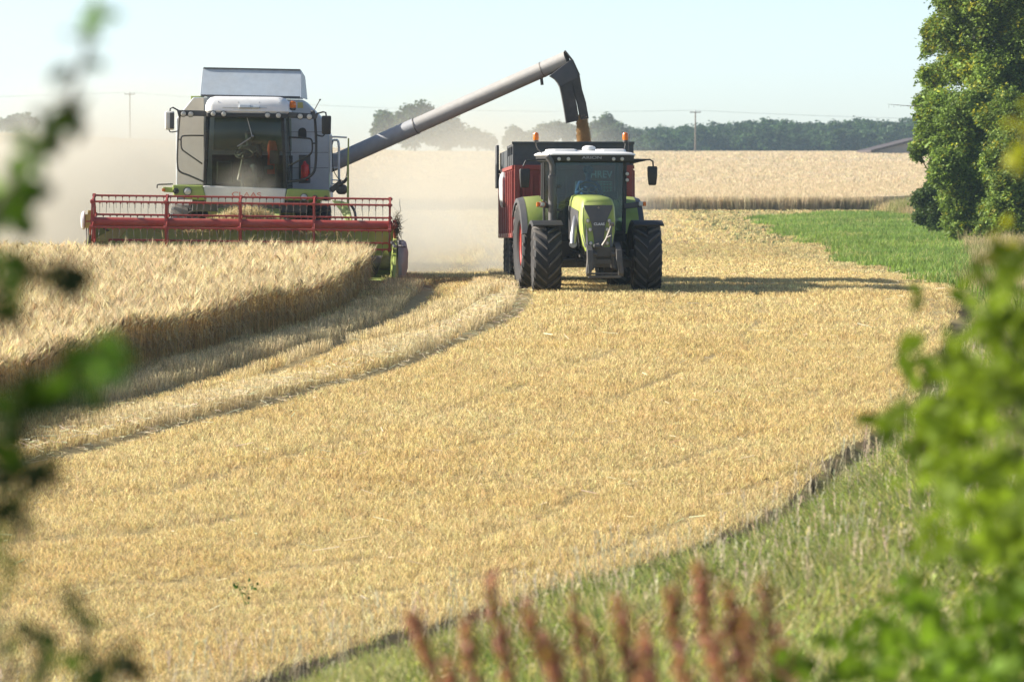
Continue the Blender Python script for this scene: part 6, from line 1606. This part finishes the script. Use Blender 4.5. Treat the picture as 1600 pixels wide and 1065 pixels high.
for q in [(645, 968, 15.5, 'leftmost red dock spike, leaning left over the field edge', -.13, 1.0), (728, 968, 15, 'upright red dock spike, second from the left along the bottom edge', -.05, .9), (764, 915, 16.5, 'tall pinkish dock spike, third from the left, above its neighbours', -.07, .9), (812, 948, 15, 'strongly left leaning dock spike with a long arched stem', -.25, 1.0), (893, 925, 16.5, 'thin faint reddish dock spike in front of the dark field edge', -.04, .6), (962, 928, 15, 'thick red dock spike left of the middle pair', -.10, 1.1), (1047, 922, 15.5, 'deep red dock spike just left of the tallest one', -.04, 1.1), (1088, 872, 16.5, 'tallest red dock spike standing straight above the verge grass', -.02, 1.1), (1140, 925, 15.5, 'brownish red dock spike right of the tallest one', -.05, .9), (1166, 955, 14.5, 'short red dock spike just left of the last tall slender one', .02, .9), (1190, 903, 16.5, 'slender tall red dock spike, the last tall one before the green bush', -.03, .9), (690, 1012, 14.5, 'low rust red dock spike between the leftmost one and the upright one', -.08, .8), (852, 992, 14.8, 'small brownish dock spike just right of the long arched one', -.10, .7), (926, 990, 15, 'short pale red dock spike left of the thick red one', -.06, .7), (1112, 990, 14.6, 'low dock spike close beside the tallest one on its right', -.06, .7), (1218, 985, 15.2, 'small faint dock spike half hidden at the foot of the green bush', -.05, .6), (1010, 985, 14.5, 'short reddish dock spike between the thick and the deep red one', .03, .8)]:
    dock(q[0], q[1], q[2] * .62, q[3], q[4] * 1.3 - .10 + rng.normal(0, .05), *q[5:])
# green weed in the stubble
x, y = G(383, 945); wz = float(ground(np.array([x]), np.array([y]))[0])
r = tag(empty('weed', (x, y, wz)), 'small dark green weed growing alone in the stubble at lower left', 'weed')
MB().tube([(0, 0, 0), (.01, 0, .12), (.05, 0, .22)], [.006, .005, .003], 6).tube([(0, 0, 0), (-.03, 0, .1), (-.07, 0, .19)], [.006, .005, .003], 6).build('stem', 'olive', r)
n = 34; P = np.stack([np.where(rng.random(n) < .5, .06, -.07) + rng.normal(0, .03, n), rng.normal(0, .03, n), .2 + rng.normal(0, .025, n)], 1); P[:6] = np.array([0.0, 0, .1]) + rng.normal(0, .03, (6, 3))
scatter('leaves', LF, P, rng.random(n) * 6.28, np.stack([rng.normal(0, .6, n), rng.normal(.6, .5, n)], 1), .03 + .03 * rng.random(n), tonecol((0.05, 0.115, 0.03), n), 'leaf', parent=r, shade='full')

# ------------------------------------------------------------------ dust and haze
def dust(name, label, c, h, dens, seed, nscale=1.6, pw=1.0, contrast=(.32, .68), floor=.25, flat=0.0):
    m, nt, out = nodes(name)
    pv = nt.nodes.new('ShaderNodeVolumePrincipled'); pv.inputs['Color'].default_value = (0.745, 0.715, 0.615, 1); pv.inputs['Anisotropy'].default_value = 0.25
    tc = nt.nodes.new('ShaderNodeTexCoord')
    ln = nt.nodes.new('ShaderNodeVectorMath'); ln.operation = 'LENGTH'; lk(nt, tc.outputs['Object'], ln.inputs[0])
    fall = nt.nodes.new('ShaderNodeMapRange'); fall.interpolation_type = 'SMOOTHSTEP'; fall.inputs[1].default_value = 1.0; fall.inputs[2].default_value = flat; fall.inputs[3].default_value = 0; fall.inputs[4].default_value = 1
    lk(nt, ln.outputs['Value'], fall.inputs[0])
    n = nt.nodes.new('ShaderNodeTexNoise'); n.inputs['Scale'].default_value = nscale; n.inputs['Detail'].default_value = 4; n.inputs['Roughness'].default_value = .55
    mp = nt.nodes.new('ShaderNodeMapping'); mp.inputs['Location'].default_value = (seed, seed * .37, seed * .71); lk(nt, tc.outputs['Object'], mp.inputs[0]); lk(nt, mp.outputs[0], n.inputs['Vector'])
    r = nt.nodes.new('ShaderNodeMapRange'); r.inputs[1].default_value = contrast[0]; r.inputs[2].default_value = contrast[1]; r.inputs[3].default_value = floor; r.inputs[4].default_value = 1
    lk(nt, n.outputs['Fac'], r.inputs[0])
    a = nt.nodes.new('ShaderNodeMath'); a.operation = 'MULTIPLY'; lk(nt, fall.outputs[0], a.inputs[0]); lk(nt, r.outputs[0], a.inputs[1])
    d = nt.nodes.new('ShaderNodeMath'); d.operation = 'MULTIPLY'; d.inputs[1].default_value = dens; lk(nt, a.outputs[0], d.inputs[0])
    lk(nt, d.outputs[0], pv.inputs['Density']); lk(nt, pv.outputs[0], out.inputs['Volume'])
    b = MB().ball((0, 0, 0), 1.0, n=20); M['_'] = m
    o = b.build(name, m, None); o.location = c; o.scale = h
    tag(o, label, 'dust', kind='stuff')
    return o
DUST = [
    ('thick pale dust cloud billowing behind and left of the combine harvester', (-11.0, 109, 0.6), (9.5, 14, 5.4), 0.62, 3.1, 2.2, dict(floor=.10, contrast=(.40, .62))),
    ('dust hanging over the stubble between combine harvester and tractor', (-2.7, 99, -0.5), (4.2, 11, 2.9), 0.50, 7.7, 2.4, dict(floor=.05, contrast=(.40, .64))),
    ('thin drifting dust veil behind the trailer and the unloading auger', (-1.2, 140, 1.0), (8.2, 26, 5.2), 0.10, 5.2, 1.5, dict(floor=.4)),
    ('thin puff of dust in front of the combine harvester cab', tuple(comb.matrix_basis @ C(385, 296, -0.85)), (0.95, 0.5, 0.75), 1.0, 9.4, 2.0, dict(floor=.1)),
]
for lb, c_, h_, d_, s_, ns, kw in DUST: dust('dust_cloud', lb, c_, h_, d_, s_, ns, **kw)
hz = MB().box((0, 530, 8), (520, 1080, 42)).build('haze', M['black'], None)
hz.data.materials.clear()
m, nt, out = nodes('haze_air'); pv = nt.nodes.new('ShaderNodeVolumePrincipled'); pv.inputs['Color'].default_value = (0.62, 0.83, 1.0, 1); pv.inputs['Density'].default_value = 0.00017; pv.inputs['Anisotropy'].default_value = 0.2
lk(nt, pv.outputs[0], out.inputs['Volume']); hz.data.materials.append(m); tag(hz, 'thin pale summer haze in the air over the fields', 'haze', kind='stuff')

# ------------------------------------------------------------------ light
SUN_EL = R(25); SUN_AZ = R(-84)        # azimuth from +y, clockwise
sd = Vector((math.sin(SUN_AZ) * math.cos(SUN_EL), math.cos(SUN_AZ) * math.cos(SUN_EL), math.sin(SUN_EL)))
sun = bpy.data.objects.new('sun', bpy.data.lights.new('sun', 'SUN')); col.objects.link(sun)
sun.data.energy = 4.8; sun.data.angle = R(0.53); sun.data.color = (1.0, 0.94, 0.85)
sun.rotation_euler = sd.to_track_quat('Z', 'Y').to_euler()
sun.location = (-30, 60, 40)
w = bpy.data.worlds.new('World'); scene.world = w; w.use_nodes = True
nt = w.node_tree; sk = nt.nodes.new('ShaderNodeTexSky'); sk.sky_type = 'NISHITA'; sk.sun_disc = False
sk.sun_elevation = SUN_EL; sk.sun_rotation = SUN_AZ; sk.altitude = 100; sk.air_density = 0.55; sk.dust_density = 0.75; sk.ozone_density = 0.0
bg = next(n for n in nt.nodes if n.type == 'BACKGROUND'); nt.links.new(sk.outputs[0], bg.inputs[0]); bg.inputs[1].default_value = 0.091
vs = scene.view_settings; vs.view_transform = 'Standard'; vs.look = 'None'; vs.exposure = 1.27; vs.gamma = 1.0; vs.use_curve_mapping = False
scene.render.film_transparent = False
cy = scene.cycles
cy.use_denoising = True
try:
    cy.denoiser = 'OPENIMAGEDENOISE'; cy.denoising_input_passes = 'RGB_ALBEDO_NORMAL'; cy.denoising_prefilter = 'ACCURATE'
except Exception: pass
cy.max_bounces = 6; cy.diffuse_bounces = 3; cy.glossy_bounces = 3; cy.transmission_bounces = 4; cy.transparent_max_bounces = 12; cy.volume_bounces = 1
cy.caustics_reflective = False; cy.caustics_refractive = False
cy.use_adaptive_sampling = False
cy.volume_step_rate = 1.0; cy.volume_max_steps = 96
scene.render.engine = 'CYCLES'
